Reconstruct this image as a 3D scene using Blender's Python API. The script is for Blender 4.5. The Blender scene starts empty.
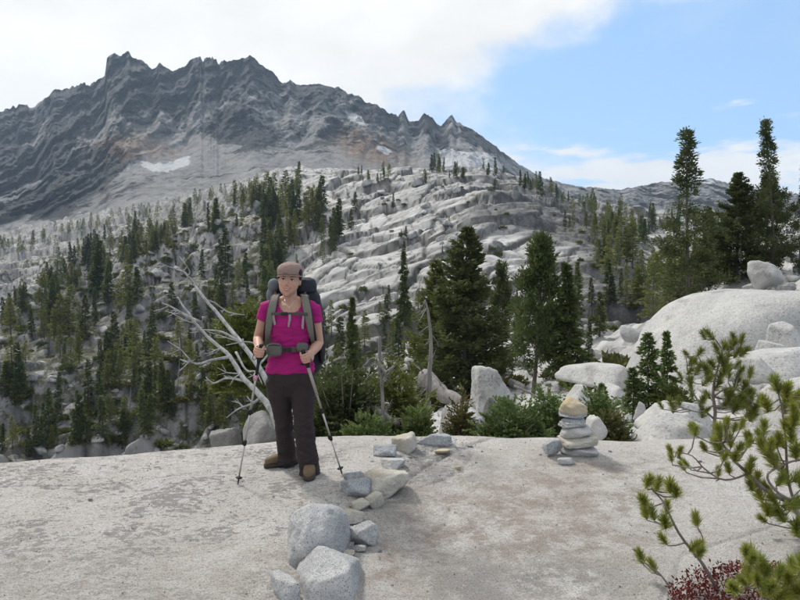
import bpy, bmesh, math, random
import numpy as np
from mathutils import Vector, Matrix
from math import radians, sin, cos, pi, sqrt, atan2
random.seed(7)
scene = bpy.context.scene
COL = scene.collection

# ---------------------------------------------------------------- camera
F, CX, CY, CAMZ = 693.0, 400.0, 300.0, 1.5          # focal length in photo pixels (800 wide)
PITCH = math.atan(15.0 / F)                          # looking slightly down
cam_data = bpy.data.cameras.new('camera')
cam_data.sensor_width = 36.0
cam_data.lens = 36.0 * F / 800.0
cam_data.clip_start = 0.05
cam_data.clip_end = 9000.0
cam = bpy.data.objects.new('camera', cam_data)
cam.location = (0, 0, CAMZ)
cam.rotation_euler = (pi / 2 - PITCH, 0, 0)
COL.objects.link(cam)
scene.camera = cam

# ---------------------------------------------------------------- world, sun, exposure
SUN_EL, SUN_AZ = radians(47), radians(-38)           # azimuth measured from +Y towards +X: high, ahead and to the left
SKY_STRENGTH = 0.11
world = bpy.data.worlds.new('World')
scene.world = world
world.use_nodes = True
wn, wl = world.node_tree.nodes, world.node_tree.links
wn.clear()
def wnode(t, **kw):
    n = wn.new(t)
    for k, v in kw.items(): setattr(n, k, v)
    return n
def wmath(op, a, b=None, c=None):
    n = wn.new('ShaderNodeMath'); n.operation = op
    for i, v in enumerate((a, b, c)):
        if v is None: continue
        if isinstance(v, (int, float)): n.inputs[i].default_value = v
        else: wl.new(v, n.inputs[i])
    return n.outputs[0]
def wsmooth(v, lo, hi):
    n = wn.new('ShaderNodeMapRange'); n.interpolation_type = 'SMOOTHSTEP'
    wl.new(v, n.inputs[0]); n.inputs[1].default_value = lo; n.inputs[2].default_value = hi
    return n.outputs[0]
sky = wnode('ShaderNodeTexSky', sky_type='NISHITA', sun_disc=False)
sky.sun_elevation = SUN_EL
sky.sun_rotation = SUN_AZ
sky.altitude = 2200
sky.air_density = 1.0; sky.dust_density = 0.6; sky.ozone_density = 1.0
tc = wnode('ShaderNodeTexCoord')
sep = wnode('ShaderNodeSeparateXYZ'); wl.new(tc.outputs['Generated'], sep.inputs[0])
dx, dy, dz = sep.outputs
def wnoise(scale, detail, rough, stretch=(1, 1, 1), off=(0, 0, 0), dist=0.0):
    mp = wnode('ShaderNodeMapping'); wl.new(tc.outputs['Generated'], mp.inputs[0])
    mp.inputs['Scale'].default_value = stretch; mp.inputs['Location'].default_value = off
    n = wnode('ShaderNodeTexNoise'); wl.new(mp.outputs[0], n.inputs['Vector'])
    n.inputs['Scale'].default_value = scale; n.inputs['Detail'].default_value = detail
    n.inputs['Roughness'].default_value = rough; n.inputs['Distortion'].default_value = dist
    return n.outputs[0]
n1 = wnoise(4.5, 8, 0.6, (1, 1, 1.7), (3.1, 0.4, 0.2))
n2 = wnoise(7.0, 7, 0.58, (1, 1, 4.5), (1.7, 2.2, 0.5))
n3 = wnoise(2.6, 5, 0.55, (1, 1, 2.2), (0.3, 5.2, 1.5))
hi_ = wmath('MAXIMUM', wmath('SUBTRACT', dz, 0.27), 0.0)
lo_ = wmath('MAXIMUM', wmath('SUBTRACT', 0.27, dz), 0.0)
bound = wmath('ADD', wmath('MULTIPLY_ADD', hi_, 2.55, 0.055), wmath('MULTIPLY', lo_, 0.75))
g = wmath('ADD', wmath('SUBTRACT', bound, dx), wmath('MULTIPLY', wmath('SUBTRACT', n1, 0.5), 0.50))
bank = wsmooth(g, -0.10, 0.07)                       # broad cloud bank covering the left of the sky
low = wsmooth(wmath('ADD', n2, wmath('MULTIPLY', wmath('ABSOLUTE', wmath('SUBTRACT', dz, 0.135)), -3.4)), 0.28, 0.46)
wisp = wmath('MULTIPLY', wsmooth(n3, 0.5, 0.75), 0.55)
mask = wmath('MINIMUM', wmath('ADD', wmath('MAXIMUM', bank, wmath('MULTIPLY', low, 0.95)), wmath('MULTIPLY', wisp, 0.6)), 1.0)
mask = wmath('MULTIPLY', mask, wsmooth(dz, -0.02, 0.05))
cloudv = wmath('MULTIPLY_ADD', wmath('ADD', n1, n3), 2.5, 3.3)
cc = wnode('ShaderNodeCombineColor')
wl.new(wmath('MULTIPLY', cloudv, 1.0), cc.inputs[0]); wl.new(wmath('MULTIPLY', cloudv, 1.0), cc.inputs[1]); wl.new(wmath('MULTIPLY', cloudv, 0.99), cc.inputs[2])
# thin high veil everywhere lifts the clear blue a little
veil = wnode('ShaderNodeMix', data_type='RGBA'); veil.inputs[0].default_value = 0.5
wl.new(sky.outputs[0], veil.inputs[6]); veil.inputs[7].default_value = (2.7, 4.6, 7.0, 1)
mx = wnode('ShaderNodeMix', data_type='RGBA')
wl.new(mask, mx.inputs[0]); wl.new(veil.outputs[2], mx.inputs[6]); wl.new(cc.outputs[0], mx.inputs[7])
bg = wnode('ShaderNodeBackground'); bg.inputs[1].default_value = SKY_STRENGTH
wl.new(mx.outputs[2], bg.inputs[0])
wo = wnode('ShaderNodeOutputWorld'); wl.new(bg.outputs[0], wo.inputs[0])

sun_data = bpy.data.lights.new('sun', 'SUN')
sun_data.energy = 2.2
sun_data.angle = radians(8)
sun_data.color = (1.0, 0.955, 0.89)
sun = bpy.data.objects.new('sun', sun_data)
sd = Vector((sin(SUN_AZ) * cos(SUN_EL), cos(SUN_AZ) * cos(SUN_EL), sin(SUN_EL)))
sun.rotation_euler = sd.to_track_quat('Z', 'Y').to_euler()
COL.objects.link(sun)
scene.view_settings.view_transform = 'Standard'
scene.view_settings.look = 'None'
scene.view_settings.exposure = 0.68
scene.view_settings.gamma = 1.0
scene.view_settings.use_curve_mapping = False
scene.cycles.max_bounces = 6
scene.cycles.diffuse_bounces = 3
scene.cycles.volume_bounces = 0
scene.cycles.transparent_max_bounces = 8

# ---------------------------------------------------------------- pixel rays, noise
def slope(y):                                        # z/Y of a photo row
    b = CY - y
    return (cos(PITCH) * b - F * sin(PITCH)) / (sin(PITCH) * b + F * cos(PITCH))
def P(x, y, Y):                                      # a point seen at photo pixel (x, y), Y metres ahead
    b = CY - y
    d = sin(PITCH) * b + F * cos(PITCH)
    return Vector(((x - CX) / d * Y, Y, CAMZ + slope(y) * Y))
def pix(X, Y, Z):                                    # inverse of P (numpy ok)
    zz = Z - CAMZ
    f = Y * cos(PITCH) - zz * sin(PITCH); u = Y * sin(PITCH) + zz * cos(PITCH)
    return CX + F * X / f, CY - F * u / f
rng = np.random.RandomState(11)
_perm = rng.permutation(512).astype(np.int64)
_perm = np.concatenate([_perm, _perm, _perm])
_grad = rng.randn(512, 3); _grad /= np.linalg.norm(_grad, axis=1)[:, None]
def perlin(x, y, z=0.0):
    x = np.asarray(x, float); y = np.asarray(y, float); z = np.asarray(z, float) + np.zeros_like(x)
    xi, yi, zi = np.floor(x), np.floor(y), np.floor(z)
    xf, yf, zf = x - xi, y - yi, z - zi
    xi, yi, zi = xi.astype(np.int64) & 511, yi.astype(np.int64) & 511, zi.astype(np.int64) & 511
    fade = lambda t: t * t * t * (t * (t * 6 - 15) + 10)
    u, v, w = fade(xf), fade(yf), fade(zf)
    def g(ix, iy, iz, fx, fy, fz):
        h = _perm[(_perm[(_perm[(xi + ix) & 511] + yi + iy) & 511] + zi + iz) & 511]
        gr = _grad[h]
        return gr[..., 0] * fx + gr[..., 1] * fy + gr[..., 2] * fz
    l = lambda a, b, t: a + t * (b - a)
    x0 = l(l(g(0, 0, 0, xf, yf, zf), g(1, 0, 0, xf - 1, yf, zf), u), l(g(0, 1, 0, xf, yf - 1, zf), g(1, 1, 0, xf - 1, yf - 1, zf), u), v)
    x1 = l(l(g(0, 0, 1, xf, yf, zf - 1), g(1, 0, 1, xf - 1, yf, zf - 1), u), l(g(0, 1, 1, xf, yf - 1, zf - 1), g(1, 1, 1, xf - 1, yf - 1, zf - 1), u), v)
    return l(x0, x1, w) * 1.6
def fbm(x, y, z=0.0, o=4, lac=2.03, gain=0.5):
    s, a, n = 0, 1.0, 0
    for i in range(o):
        s = s + a * perlin(x + 13.7 * i, y - 7.1 * i, z + 3.3 * i); n += a
        x, y, z, a = x * lac, y * lac, z * lac, a * gain
    return s / n
def ridged(x, y, z=0.0, o=4, gain=0.5):
    s, a, n = 0, 1.0, 0
    for i in range(o):
        s = s + a * (1 - 2 * np.abs(perlin(x + 5.7 * i, y + 9.1 * i, z + 1.3 * i))); n += a
        x, y, z, a = x * 2.07, y * 2.07, z * 2.07, a * gain
    return s / n
def sstep(x, a, b):
    t = np.clip((x - a) / (b - a), 0, 1); return t * t * (3 - 2 * t)
def worley(x, y, seed=0, full=False):                            # F1, F2-F1, cell id (2-D)
    x = np.asarray(x, float); y = np.asarray(y, float)
    xi, yi = np.floor(x).astype(np.int64), np.floor(y).astype(np.int64)
    f1 = np.full(x.shape, 9.0); f2 = np.full(x.shape, 9.0); cid = np.zeros(x.shape); ox = np.zeros(x.shape); oy = np.zeros(x.shape); hh = np.zeros(x.shape, np.int64)
    r = np.random.RandomState(seed + 5); T = r.rand(512, 3)
    for i in (-1, 0, 1):
        for j in (-1, 0, 1):
            h = _perm[(_perm[(xi + i) & 511] + yi + j) & 511]
            ddx = xi + i + T[h, 0] - x; ddy = yi + j + T[h, 1] - y
            d = np.sqrt(ddx * ddx + ddy * ddy)
            n = d < f1
            ox = np.where(n, ddx, ox); oy = np.where(n, ddy, oy); hh = np.where(n, h, hh)
            f2 = np.where(n, f1, np.minimum(f2, d)); cid = np.where(n, T[h, 2], cid); f1 = np.where(n, d, f1)
    if full: return f1, f2 - f1, cid, ox, oy, T[(hh * 7 + 3) & 511, 0] - 0.5, T[(hh * 13 + 5) & 511, 1] - 0.5
    return f1, f2 - f1, cid
def in_poly(px, py, poly):
    px = np.asarray(px, float); py = np.asarray(py, float); c = np.zeros(px.shape, bool)
    n = len(poly)
    for i in range(n):
        (x1, y1), (x2, y2) = poly[i], poly[(i + 1) % n]
        if y1 == y2: continue
        c ^= ((y1 > py) != (y2 > py)) & (px < (x2 - x1) * (py - y1) / (y2 - y1) + x1)
    return c

# ---------------------------------------------------------------- materials
MATS = {}
class NT:
    def __init__(s, name):
        s.m = bpy.data.materials.new(name); s.m.use_nodes = True
        s.n, s.l = s.m.node_tree.nodes, s.m.node_tree.links
        s.b = s.n['Principled BSDF']; s.tc = None
        MATS[name] = s.m
        s.b.inputs['Roughness'].default_value = 0.85
        s.b.inputs['Specular IOR Level'].default_value = 0.25
    def new(s, t, **kw):
        n = s.n.new(t)
        for k, v in kw.items(): setattr(n, k, v)
        return n
    def put(s, sock, v):
        if isinstance(v, bpy.types.NodeSocket): s.l.new(v, sock)
        elif isinstance(v, (tuple, list)) and len(v) == 3 and sock.type == 'RGBA': sock.default_value = (*v, 1)
        else: sock.default_value = v
    def coord(s, scale=(1, 1, 1), rot=(0, 0, 0), kind='Object', loc=(0, 0, 0)):
        tcn = s.new('ShaderNodeTexCoord'); mp = s.new('ShaderNodeMapping')
        s.l.new(tcn.outputs[kind], mp.inputs[0])
        mp.inputs['Scale'].default_value = scale; mp.inputs['Rotation'].default_value = rot; mp.inputs['Location'].default_value = loc
        return mp.outputs[0]
    def noise(s, scale, detail=5, rough=0.55, vec=None, dist=0.0):
        n = s.new('ShaderNodeTexNoise')
        s.l.new(vec if vec is not None else s.coord(), n.inputs['Vector'])
        n.inputs['Scale'].default_value = scale; n.inputs['Detail'].default_value = detail
        n.inputs['Roughness'].default_value = rough; n.inputs['Distortion'].default_value = dist
        return n.outputs[0]
    def vor(s, scale, vec=None, feature='DISTANCE_TO_EDGE', out=0):
        n = s.new('ShaderNodeTexVoronoi', feature=feature)
        s.l.new(vec if vec is not None else s.coord(), n.inputs['Vector']); n.inputs['Scale'].default_value = scale
        return n.outputs[out]
    def ramp(s, v, lo, hi, smooth=True, a=0.0, b=1.0):
        n = s.new('ShaderNodeMapRange'); n.interpolation_type = 'SMOOTHSTEP' if smooth else 'LINEAR'
        s.l.new(v, n.inputs[0])
        for i, q in enumerate((lo, hi, a, b)): n.inputs[i + 1].default_value = q
        return n.outputs[0]
    def math(s, op, a, b=None):
        n = s.new('ShaderNodeMath', operation=op); s.put(n.inputs[0], a)
        if b is not None: s.put(n.inputs[1], b)
        return n.outputs[0]
    def mix(s, f, a, b, mode='MIX'):
        n = s.new('ShaderNodeMix', data_type='RGBA', blend_type=mode)
        s.put(n.inputs[0], f); s.put(n.inputs[6], a); s.put(n.inputs[7], b)
        return n.outputs[2]
    def attr(s, name, out='Fac'):
        return s.new('ShaderNodeAttribute', attribute_name=name).outputs[out]
    def rnd(s): return s.new('ShaderNodeObjectInfo').outputs['Random']
    def color(s, v): s.put(s.b.inputs['Base Color'], v); return s
    def bump(s, h, strength=0.5, dist=0.02):
        n = s.new('ShaderNodeBump'); n.inputs['Strength'].default_value = strength; n.inputs['Distance'].default_value = dist
        s.l.new(h, n.inputs['Height'])
        if s.b.inputs['Normal'].is_linked: s.l.new(s.b.inputs['Normal'].links[0].from_socket, n.inputs['Normal'])
        s.l.new(n.outputs[0], s.b.inputs['Normal']); return s
    def set(s, **kw):
        for k, v in kw.items(): s.put(s.b.inputs[k.replace('_', ' ')], v)
        return s

# ---------------------------------------------------------------- object helpers
def tag(o, label=None, cat=None, group=None, kind=None):
    for k, v in (('label', label), ('category', cat), ('group', group), ('kind', kind)):
        if v: o[k] = v
    return o
def link(o, parent=None):
    COL.objects.link(o)
    if parent is not None: o.parent = parent
    return o
def empty(name, loc, rz=0.0, label=None, cat=None, group=None):
    o = bpy.data.objects.new(name, None); o.location = loc; o.rotation_euler = (0, 0, rz)
    o.empty_display_size = 0.1
    return tag(link(o), label, cat, group)
def mesh_np(name, V, Fa, smooth=True, mat=None, attrs=None):
    V = np.asarray(V, np.float32); Fa = np.asarray(Fa, np.int32)
    me = bpy.data.meshes.new(name); n, k = Fa.shape
    me.vertices.add(len(V)); me.vertices.foreach_set('co', V.ravel())
    me.loops.add(n * k); me.loops.foreach_set('vertex_index', Fa.ravel())
    me.polygons.add(n); me.polygons.foreach_set('loop_start', np.arange(0, n * k, k, dtype=np.int32))
    me.polygons.foreach_set('use_smooth', np.full(n, smooth, bool))
    for an, av in (attrs or {}).items():
        a = me.attributes.new(an, 'FLOAT', 'POINT'); a.data.foreach_set('value', np.asarray(av, np.float32).ravel())
    me.update(calc_edges=True)
    if mat: me.materials.append(MATS[mat] if isinstance(mat, str) else mat)
    return me
def mesh_py(name, V, Fa, mat=None, smooth=True):
    me = bpy.data.meshes.new(name); me.from_pydata([tuple(v) for v in V], [], [tuple(f) for f in Fa])
    if smooth: me.polygons.foreach_set('use_smooth', [True] * len(me.polygons))
    me.update()
    if mat: me.materials.append(MATS[mat])
    return me
def obj(name, me, parent=None, loc=(0, 0, 0), rot=(0, 0, 0), scale=None):
    o = bpy.data.objects.new(name, me); o.location = loc; o.rotation_euler = rot
    if scale is not None: o.scale = scale if hasattr(scale, '__len__') else (scale,) * 3
    return link(o, parent)
def grid_faces(nr, nc):
    i = np.arange(nr - 1)[:, None] * nc + np.arange(nc - 1)[None, :]
    i = i.ravel()
    return np.stack([i, i + 1, i + nc + 1, i + nc], 1)
def blur2(a, n, it=2):
    k = np.ones(2 * n + 1) / (2 * n + 1)
    for _ in range(it):
        for ax in (0, 1):
            p = np.pad(a, [(n, n) if q == ax else (0, 0) for q in (0, 1)], mode='edge')
            a = np.apply_along_axis(lambda r: np.convolve(r, k, 'valid'), ax, p)
    return a
def tube(path, radii, n=8, caps=True, squash=None):
    """verts, quads/ngons of a tube along path; squash=(axis vector, factor) flattens"""
    path = [Vector(p) for p in path]; V, Fc = [], []
    if not hasattr(radii, '__len__'): radii = [radii] * len(path)
    t0 = (path[1] - path[0]).normalized()
    ref = Vector((0, 0, 1)) if abs(t0.z) < 0.9 else Vector((0, 1, 0))
    u = t0.cross(ref).normalized()
    for i, p in enumerate(path):
        t = (path[min(i + 1, len(path) - 1)] - path[max(i - 1, 0)]).normalized()
        u = (u - t * u.dot(t)).normalized(); w = t.cross(u)
        for k in range(n):
            a = 2 * pi * k / n
            V.append(p + (u * cos(a) + w * sin(a)) * radii[i])
    for i in range(len(path) - 1):
        for k in range(n):
            a, b = i * n + k, i * n + (k + 1) % n
            Fc.append((a, b, b + n, a + n))
    if caps:
        Fc.append(tuple(range(n - 1, -1, -1))); Fc.append(tuple(range((len(path) - 1) * n, len(path) * n)))
    return V, Fc
def join_geo(parts):
    V, Fc = [], []
    for v, f in parts:
        o = len(V); V += list(v); Fc += [tuple(i + o for i in q) for q in f]
    return V, Fc
# ================================================================ rock materials
def granite(name, c1, c2, speck=0.5, scale=1.0, bump=0.6, dirt=None, fleck=160.0):
    s = NT(name); v = s.coord(kind='Object')
    big = s.ramp(s.noise(2.2 * scale, 6, 0.6, v), 0.35, 0.7)
    c = s.mix(big, c1, c2)
    if dirt:
        c = s.mix(s.math('MULTIPLY', s.ramp(s.noise(3.3 * scale, 7, 0.65, s.coord(loc=(3, 1, 7))), 0.52, 0.66), 0.75), c, dirt)
    fl = s.ramp(s.noise(fleck, 2, 0.6, v), 0.54, 0.66)
    c = s.mix(s.math('MULTIPLY', fl, speck), c, (0.05, 0.05, 0.055))
    fw = s.ramp(s.noise(fleck * 0.7, 2, 0.6, s.coord(loc=(9, 4, 2))), 0.56, 0.68)
    c = s.mix(s.math('MULTIPLY', fw, speck * 0.7), c, (0.66, 0.65, 0.63))
    s.color(c)
    s.bump(s.noise(9 * scale, 8, 0.65, v), bump, 0.05 / scale)
    s.bump(s.noise(fleck * 0.6, 3, 0.6, v), bump * 0.6, 0.006)
    return s
granite('rock_grey', (0.33, 0.335, 0.34), (0.48, 0.48, 0.48), 0.8)
granite('rock_bluegrey', (0.28, 0.295, 0.32), (0.42, 0.435, 0.455), 0.85, bump=0.9)
granite('rock_cream', (0.40, 0.365, 0.30), (0.50, 0.475, 0.43), 0.4)
granite('rock_tan', (0.44, 0.35, 0.21), (0.50, 0.44, 0.34), 0.35)
granite('rock_pale', (0.40, 0.395, 0.385), (0.52, 0.515, 0.50), 0.4)
granite('rock_darkgrey', (0.17, 0.17, 0.168), (0.29, 0.285, 0.28), 0.5, 0.6)  # darker grey granite of the rocks by the dead tree
granite('rock_grit', (0.16, 0.15, 0.14), (0.42, 0.38, 0.33), 0.4, 2.0)
granite('rock_dark', (0.13, 0.13, 0.13), (0.24, 0.235, 0.225), 0.5)
s = granite('boulder', (0.36, 0.36, 0.355), (0.47, 0.465, 0.455), 0.45, 0.35, 0.45, (0.23, 0.22, 0.205), 26.0)
# dark lichen speckling of the big boulders
s = granite('far_rock', (0.33, 0.335, 0.34), (0.46, 0.46, 0.455), 0.4, 0.12, 0.8, (0.17, 0.168, 0.16), 5.0)

# ---- foreground slab
s = NT('slab'); v = s.coord()
base = s.mix(s.ramp(s.noise(1.3, 6, 0.6, v), 0.35, 0.68), (0.53, 0.512, 0.485), (0.60, 0.588, 0.568))
base = s.mix(s.math('MULTIPLY', s.ramp(s.noise(4.5, 7, 0.7, s.coord(loc=(2, 7, 1))), 0.46, 0.68), 0.5), base, (0.41, 0.362, 0.32))
brown = s.math('MULTIPLY', s.attr('brown'), s.ramp(s.noise(4.5, 9, 0.76, s.coord(loc=(5, 5, 5))), 0.40, 0.60))
base = s.mix(s.math('MULTIPLY', brown, 0.88), base, (0.29, 0.242, 0.204))
base = s.mix(s.math('MULTIPLY', s.attr('grey'), s.ramp(s.noise(3.0, 7, 0.66, s.coord(loc=(8, 1, 3))), 0.38, 0.58)), base, (0.30, 0.295, 0.28))
base = s.mix(s.math('MULTIPLY', s.attr('white'), s.ramp(s.noise(6.0, 8, 0.74, s.coord(loc=(1, 9, 3))), 0.44, 0.6)), base, (0.60, 0.59, 0.57))
# weathered pits and dark lichen flakes, drawn out along the slab
v2 = s.coord((17, 26, 17), (0, 0, radians(-24)))
fl = s.noise(1.0, 5, 0.66, v2, 0.25)
patch = s.ramp(s.noise(2.2, 5, 0.65, s.coord(loc=(4, 2, 8))), 0.38, 0.66)
pit = s.math('MULTIPLY', s.ramp(s.math('ADD', fl, s.math('MULTIPLY', patch, 0.20)), 0.630, 0.69), s.attr('pit'))
base = s.mix(s.math('MULTIPLY', pit, 0.78), base, (0.20, 0.197, 0.194))
v3 = s.coord((44, 62, 44), (0, 0, radians(-18)), loc=(3, 3, 3))
pit2 = s.math('MULTIPLY', s.ramp(s.noise(1.0, 3, 0.6, v3, 0.3), 0.58, 0.66), s.ramp(s.attr('pit'), 0, 1, a=0.55, b=0.9))
base = s.mix(s.math('MULTIPLY', pit2, 0.65), base, (0.21, 0.195, 0.18))
salt = s.noise(110, 3, 0.75, v)
base = s.mix(s.math('MULTIPLY', s.ramp(salt, 0.53, 0.63), 0.8), base, (0.12, 0.115, 0.11))
base = s.mix(s.math('MULTIPLY', s.ramp(s.noise(120, 2, 0.7, s.coord(loc=(6, 6, 1))), 0.56, 0.7), 0.5), base, (0.74, 0.73, 0.71))
base = s.mix(s.math('MULTIPLY', s.ramp(s.noise(48, 4, 0.75, s.coord(loc=(1, 2, 9))), 0.50, 0.64), 0.5), base, (0.33, 0.25, 0.20))
s.color(base)
s.bump(s.noise(16, 9, 0.72, v), 0.8, 0.04)
s.bump(s.math('MULTIPLY', pit, -1.0), 0.6, 0.012)
s.bump(s.noise(70, 5, 0.75, v), 1.0, 0.010)

# ---- granite hillside
s = NT('hillside'); v = s.coord()
c = s.mix(s.ramp(s.noise(0.07, 7, 0.6, v), 0.36, 0.66), (0.40, 0.40, 0.402), (0.56, 0.555, 0.545))
streak = s.noise(0.30, 8, 0.68, s.coord((1, 1, 0.35), loc=(7, 3, 1)))
c = s.mix(s.math('MULTIPLY', s.ramp(streak, 0.50, 0.64), 0.6), c, (0.165, 0.163, 0.158))
c = s.mix(s.ramp(s.attr('cell'), 0.1, 0.9, a=0.0, b=0.42), c, (0.235, 0.232, 0.225))
jn = s.math('MULTIPLY', s.attr('joint'), s.ramp(s.noise(0.16, 6, 0.65, s.coord(loc=(31, 2, 5))), 0.30, 0.50, True, 0.25, 1.0))
cm = s.math('SUBTRACT', 1.0, jn)
c = s.mix(s.math('MINIMUM', s.math('MULTIPLY', jn, 1.25), 0.92), c, (0.055, 0.054, 0.046))
c = s.mix(s.math('MULTIPLY', s.ramp(s.noise(0.05, 7, 0.6, s.coord((2.2, 2.2, 0.5), (0, radians(12), 0), loc=(9, 9, 2))), 0.52, 0.64), 0.45), c, (0.22, 0.212, 0.20))
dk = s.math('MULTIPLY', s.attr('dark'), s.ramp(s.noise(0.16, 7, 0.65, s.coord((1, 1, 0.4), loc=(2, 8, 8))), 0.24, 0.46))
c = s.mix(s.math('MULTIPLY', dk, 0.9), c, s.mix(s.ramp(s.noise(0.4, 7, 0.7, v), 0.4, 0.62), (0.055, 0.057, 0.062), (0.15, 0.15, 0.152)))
soil = s.mix(s.ramp(s.noise(0.9, 5, 0.6, v), 0.4, 0.65), (0.032, 0.038, 0.017), (0.085, 0.080, 0.040))
veg = s.math('MULTIPLY', s.ramp(s.math('ADD', s.attr('veg'), s.math('MULTIPLY', s.math('SUBTRACT', s.noise(0.35, 8, 0.68, s.coord(loc=(1, 1, 4))), 0.5), 1.5)), 0.42, 0.60), 0.95)
c = s.mix(veg, c, soil)
s.color(c)
s.bump(s.noise(0.5, 9, 0.66, v), 0.55, 0.6)
s.bump(s.noise(3.0, 6, 0.68, v), 0.5, 0.12)

# ---- far mountain
s = NT('mountain'); v = s.coord()
c = s.mix(s.ramp(s.noise(0.02, 8, 0.65, v), 0.35, 0.65), (0.36, 0.36, 0.365), (0.48, 0.478, 0.475))
c = s.mix(s.math('MULTIPLY', s.ramp(s.noise(0.035, 9, 0.72, s.coord((1, 1, 0.5), loc=(4, 4, 1))), 0.47, 0.6), 0.6), c, (0.20, 0.198, 0.197))
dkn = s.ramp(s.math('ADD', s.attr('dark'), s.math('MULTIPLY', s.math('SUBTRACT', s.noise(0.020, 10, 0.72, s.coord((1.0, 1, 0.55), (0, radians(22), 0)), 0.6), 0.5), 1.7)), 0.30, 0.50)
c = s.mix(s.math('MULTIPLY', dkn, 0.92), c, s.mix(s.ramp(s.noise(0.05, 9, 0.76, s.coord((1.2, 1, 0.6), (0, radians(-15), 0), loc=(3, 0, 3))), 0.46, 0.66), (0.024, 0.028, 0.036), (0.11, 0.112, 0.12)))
rust = s.math('MULTIPLY', s.attr('rust'), s.ramp(s.noise(0.05, 7, 0.7, s.coord(loc=(4, 9, 1))), 0.38, 0.52))
c = s.mix(s.math('MULTIPLY', rust, 0.65), c, (0.33, 0.155, 0.05))
green = s.ramp(s.math('ADD', s.attr('green'), s.math('MULTIPLY', s.math('SUBTRACT', s.noise(0.06, 7, 0.72, v), 0.5), 1.6)), 0.5, 0.66)
c = s.mix(s.math('MULTIPLY', green, 0.8), c, (0.075, 0.085, 0.04))
sn = s.ramp(s.math('ADD', s.attr('snow'), s.math('MULTIPLY', s.math('SUBTRACT', s.noise(0.06, 7, 0.75, s.coord((1, 1, 2.0))), 0.5), 1.7)), 0.42, 0.54)
c = s.mix(sn, c, (0.86, 0.88, 0.91))
s.color(c)
s.bump(s.noise(0.03, 10, 0.75, v), 1.0, 26.0)
s.bump(s.noise(0.13, 7, 0.75, v), 1.0, 6.0)
NT('valley').color((0.10, 0.11, 0.07))

# ================================================================ foreground slab
EDGE = ([-9, -4.2, -3.3, -2.4, -1.83, -1.05, 0, 1.5, 2.3, 3.1, 3.9, 9], [5.2, 5.6, 5.95, 6.15, 6.35, 6.58, 6.62, 6.6, 6.6, 6.72, 6.9, 7.6])
# the shallow step that the line of stones follows
STEP = [(-0.75, 3.2), (-0.42, 3.75), (-0.40, 4.4), (-0.18, 4.9), (0.02, 5.4), (0.25, 6.0), (0.6, 6.6), (1.0, 7.4)]
CRACKS = [([(-0.1, 5.05), (0.12, 5.5), (0.38, 5.9), (0.72, 6.3), (1.2, 6.9)], 0.022, 0.03), ([(0.15, 5.15), (0.5, 5.55), (0.62, 5.95)], 0.014, 0.014), ([(-4.4, 4.9), (-3.2, 5.15), (-2.2, 5.2), (-1.6, 5.45)], 0.014, 0.012), ([(1.2, 3.3), (1.7, 4.1), (2.6, 4.6), (3.6, 4.9)], 0.014, 0.012), ([(0.1, 4.3), (0.3, 4.55), (0.36, 4.8)], 0.02, 0.016)]
def slab_z(X, Y, fine=True):
    X = np.asarray(X, float); Y = np.asarray(Y, float)
    E = np.interp(X, *EDGE) - 0.5 + 0.10 * perlin(X * 1.1, X * 0.0 + 3.1)
    d = np.maximum(Y - E, 0)
    z = 0.08 * (Y - 5.3) - np.where(d < 1.2, 0.3 * d * d, 0.432 + 0.72 * (d - 1.2))
    xs = np.interp(Y, [p[1] for p in STEP], [p[0] for p in STEP])
    q = X - xs
    near = np.exp(-((Y - 4.9) / 1.5) ** 2)
    z = z + near * (0.045 * np.exp(-((q + 0.38) / 0.42) ** 2) - 0.035 * np.exp(-(q / 0.17) ** 2) - 0.02 * sstep(q, 0, 0.5))
    z = z + 0.020 * perlin(X * 0.7, Y * 0.8, 4.0) + 0.010 * perlin(X * 2.1, Y * 2.6, 1.0)
    if fine:
        for k_, (pl, wd, dp) in enumerate(CRACKS):
            d = np.full(X.shape, 9.0); Xw = X + 0.02 * perlin(X * 4, Y * 4, 3.0 + k_) + 0.008 * perlin(X * 15, Y * 15, 1.0 + k_); Yw = Y + 0.02 * perlin(X * 4, Y * 4, 9.0 + k_)
            for (ax, ay), (bx_, by_) in zip(pl[:-1], pl[1:]):
                L2 = (bx_ - ax) ** 2 + (by_ - ay) ** 2; tt = np.clip(((Xw - ax) * (bx_ - ax) + (Yw - ay) * (by_ - ay)) / L2, 0, 1)
                d = np.minimum(d, np.hypot(Xw - ax - tt * (bx_ - ax), Yw - ay - tt * (by_ - ay)))
            z = z - dp * np.exp(-(d / wd) ** 2)
        z = z + 0.006 * fbm(X * 7, Y * 9, 2.0, 4) - 0.010 * sstep(fbm(X * 3.2, Y * 7, 8.0, 3), 0.12, 0.4) * sstep(-X, -0.2, 1.2)
    return z
def slab_hit(x, y):                                   # point of the slab seen at a photo pixel
    for Y in np.arange(2.2, 9, 0.01):
        p = P(x, y, Y)
        if p.z <= float(slab_z(p.x, Y, False)): return p
    return p
xs_ = np.concatenate([np.linspace(-12, -4.7, 22)[:-1], np.linspace(-4.7, 5.0, 470), np.linspace(5.0, 12, 22)[1:]])
ys_ = np.concatenate([np.linspace(-7, 2.9, 40)[:-1], 2.9 + (7.6 - 2.9) * np.linspace(0, 1, 430), np.linspace(7.6, 9.5, 14)[1:]])
XX, YY = np.meshgrid(xs_, ys_)
ZZ = slab_z(XX, YY)
px, py = pix(XX, np.maximum(YY, 0.5), ZZ)
wob = 26 * fbm(XX * 1.3, YY * 1.3, 7.7, 3)
def ell(cx, cy, a, b): return np.clip(1.35 - ((px + wob - cx) / a) ** 2 - ((py + wob * 0.5 - cy) / b) ** 2, 0, 1)
brown = np.maximum.reduce([ell(520, 520, 165, 58), ell(600, 480, 100, 28), ell(440, 560, 95, 50), 0.4 * ell(250, 590, 300, 50)])
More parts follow.
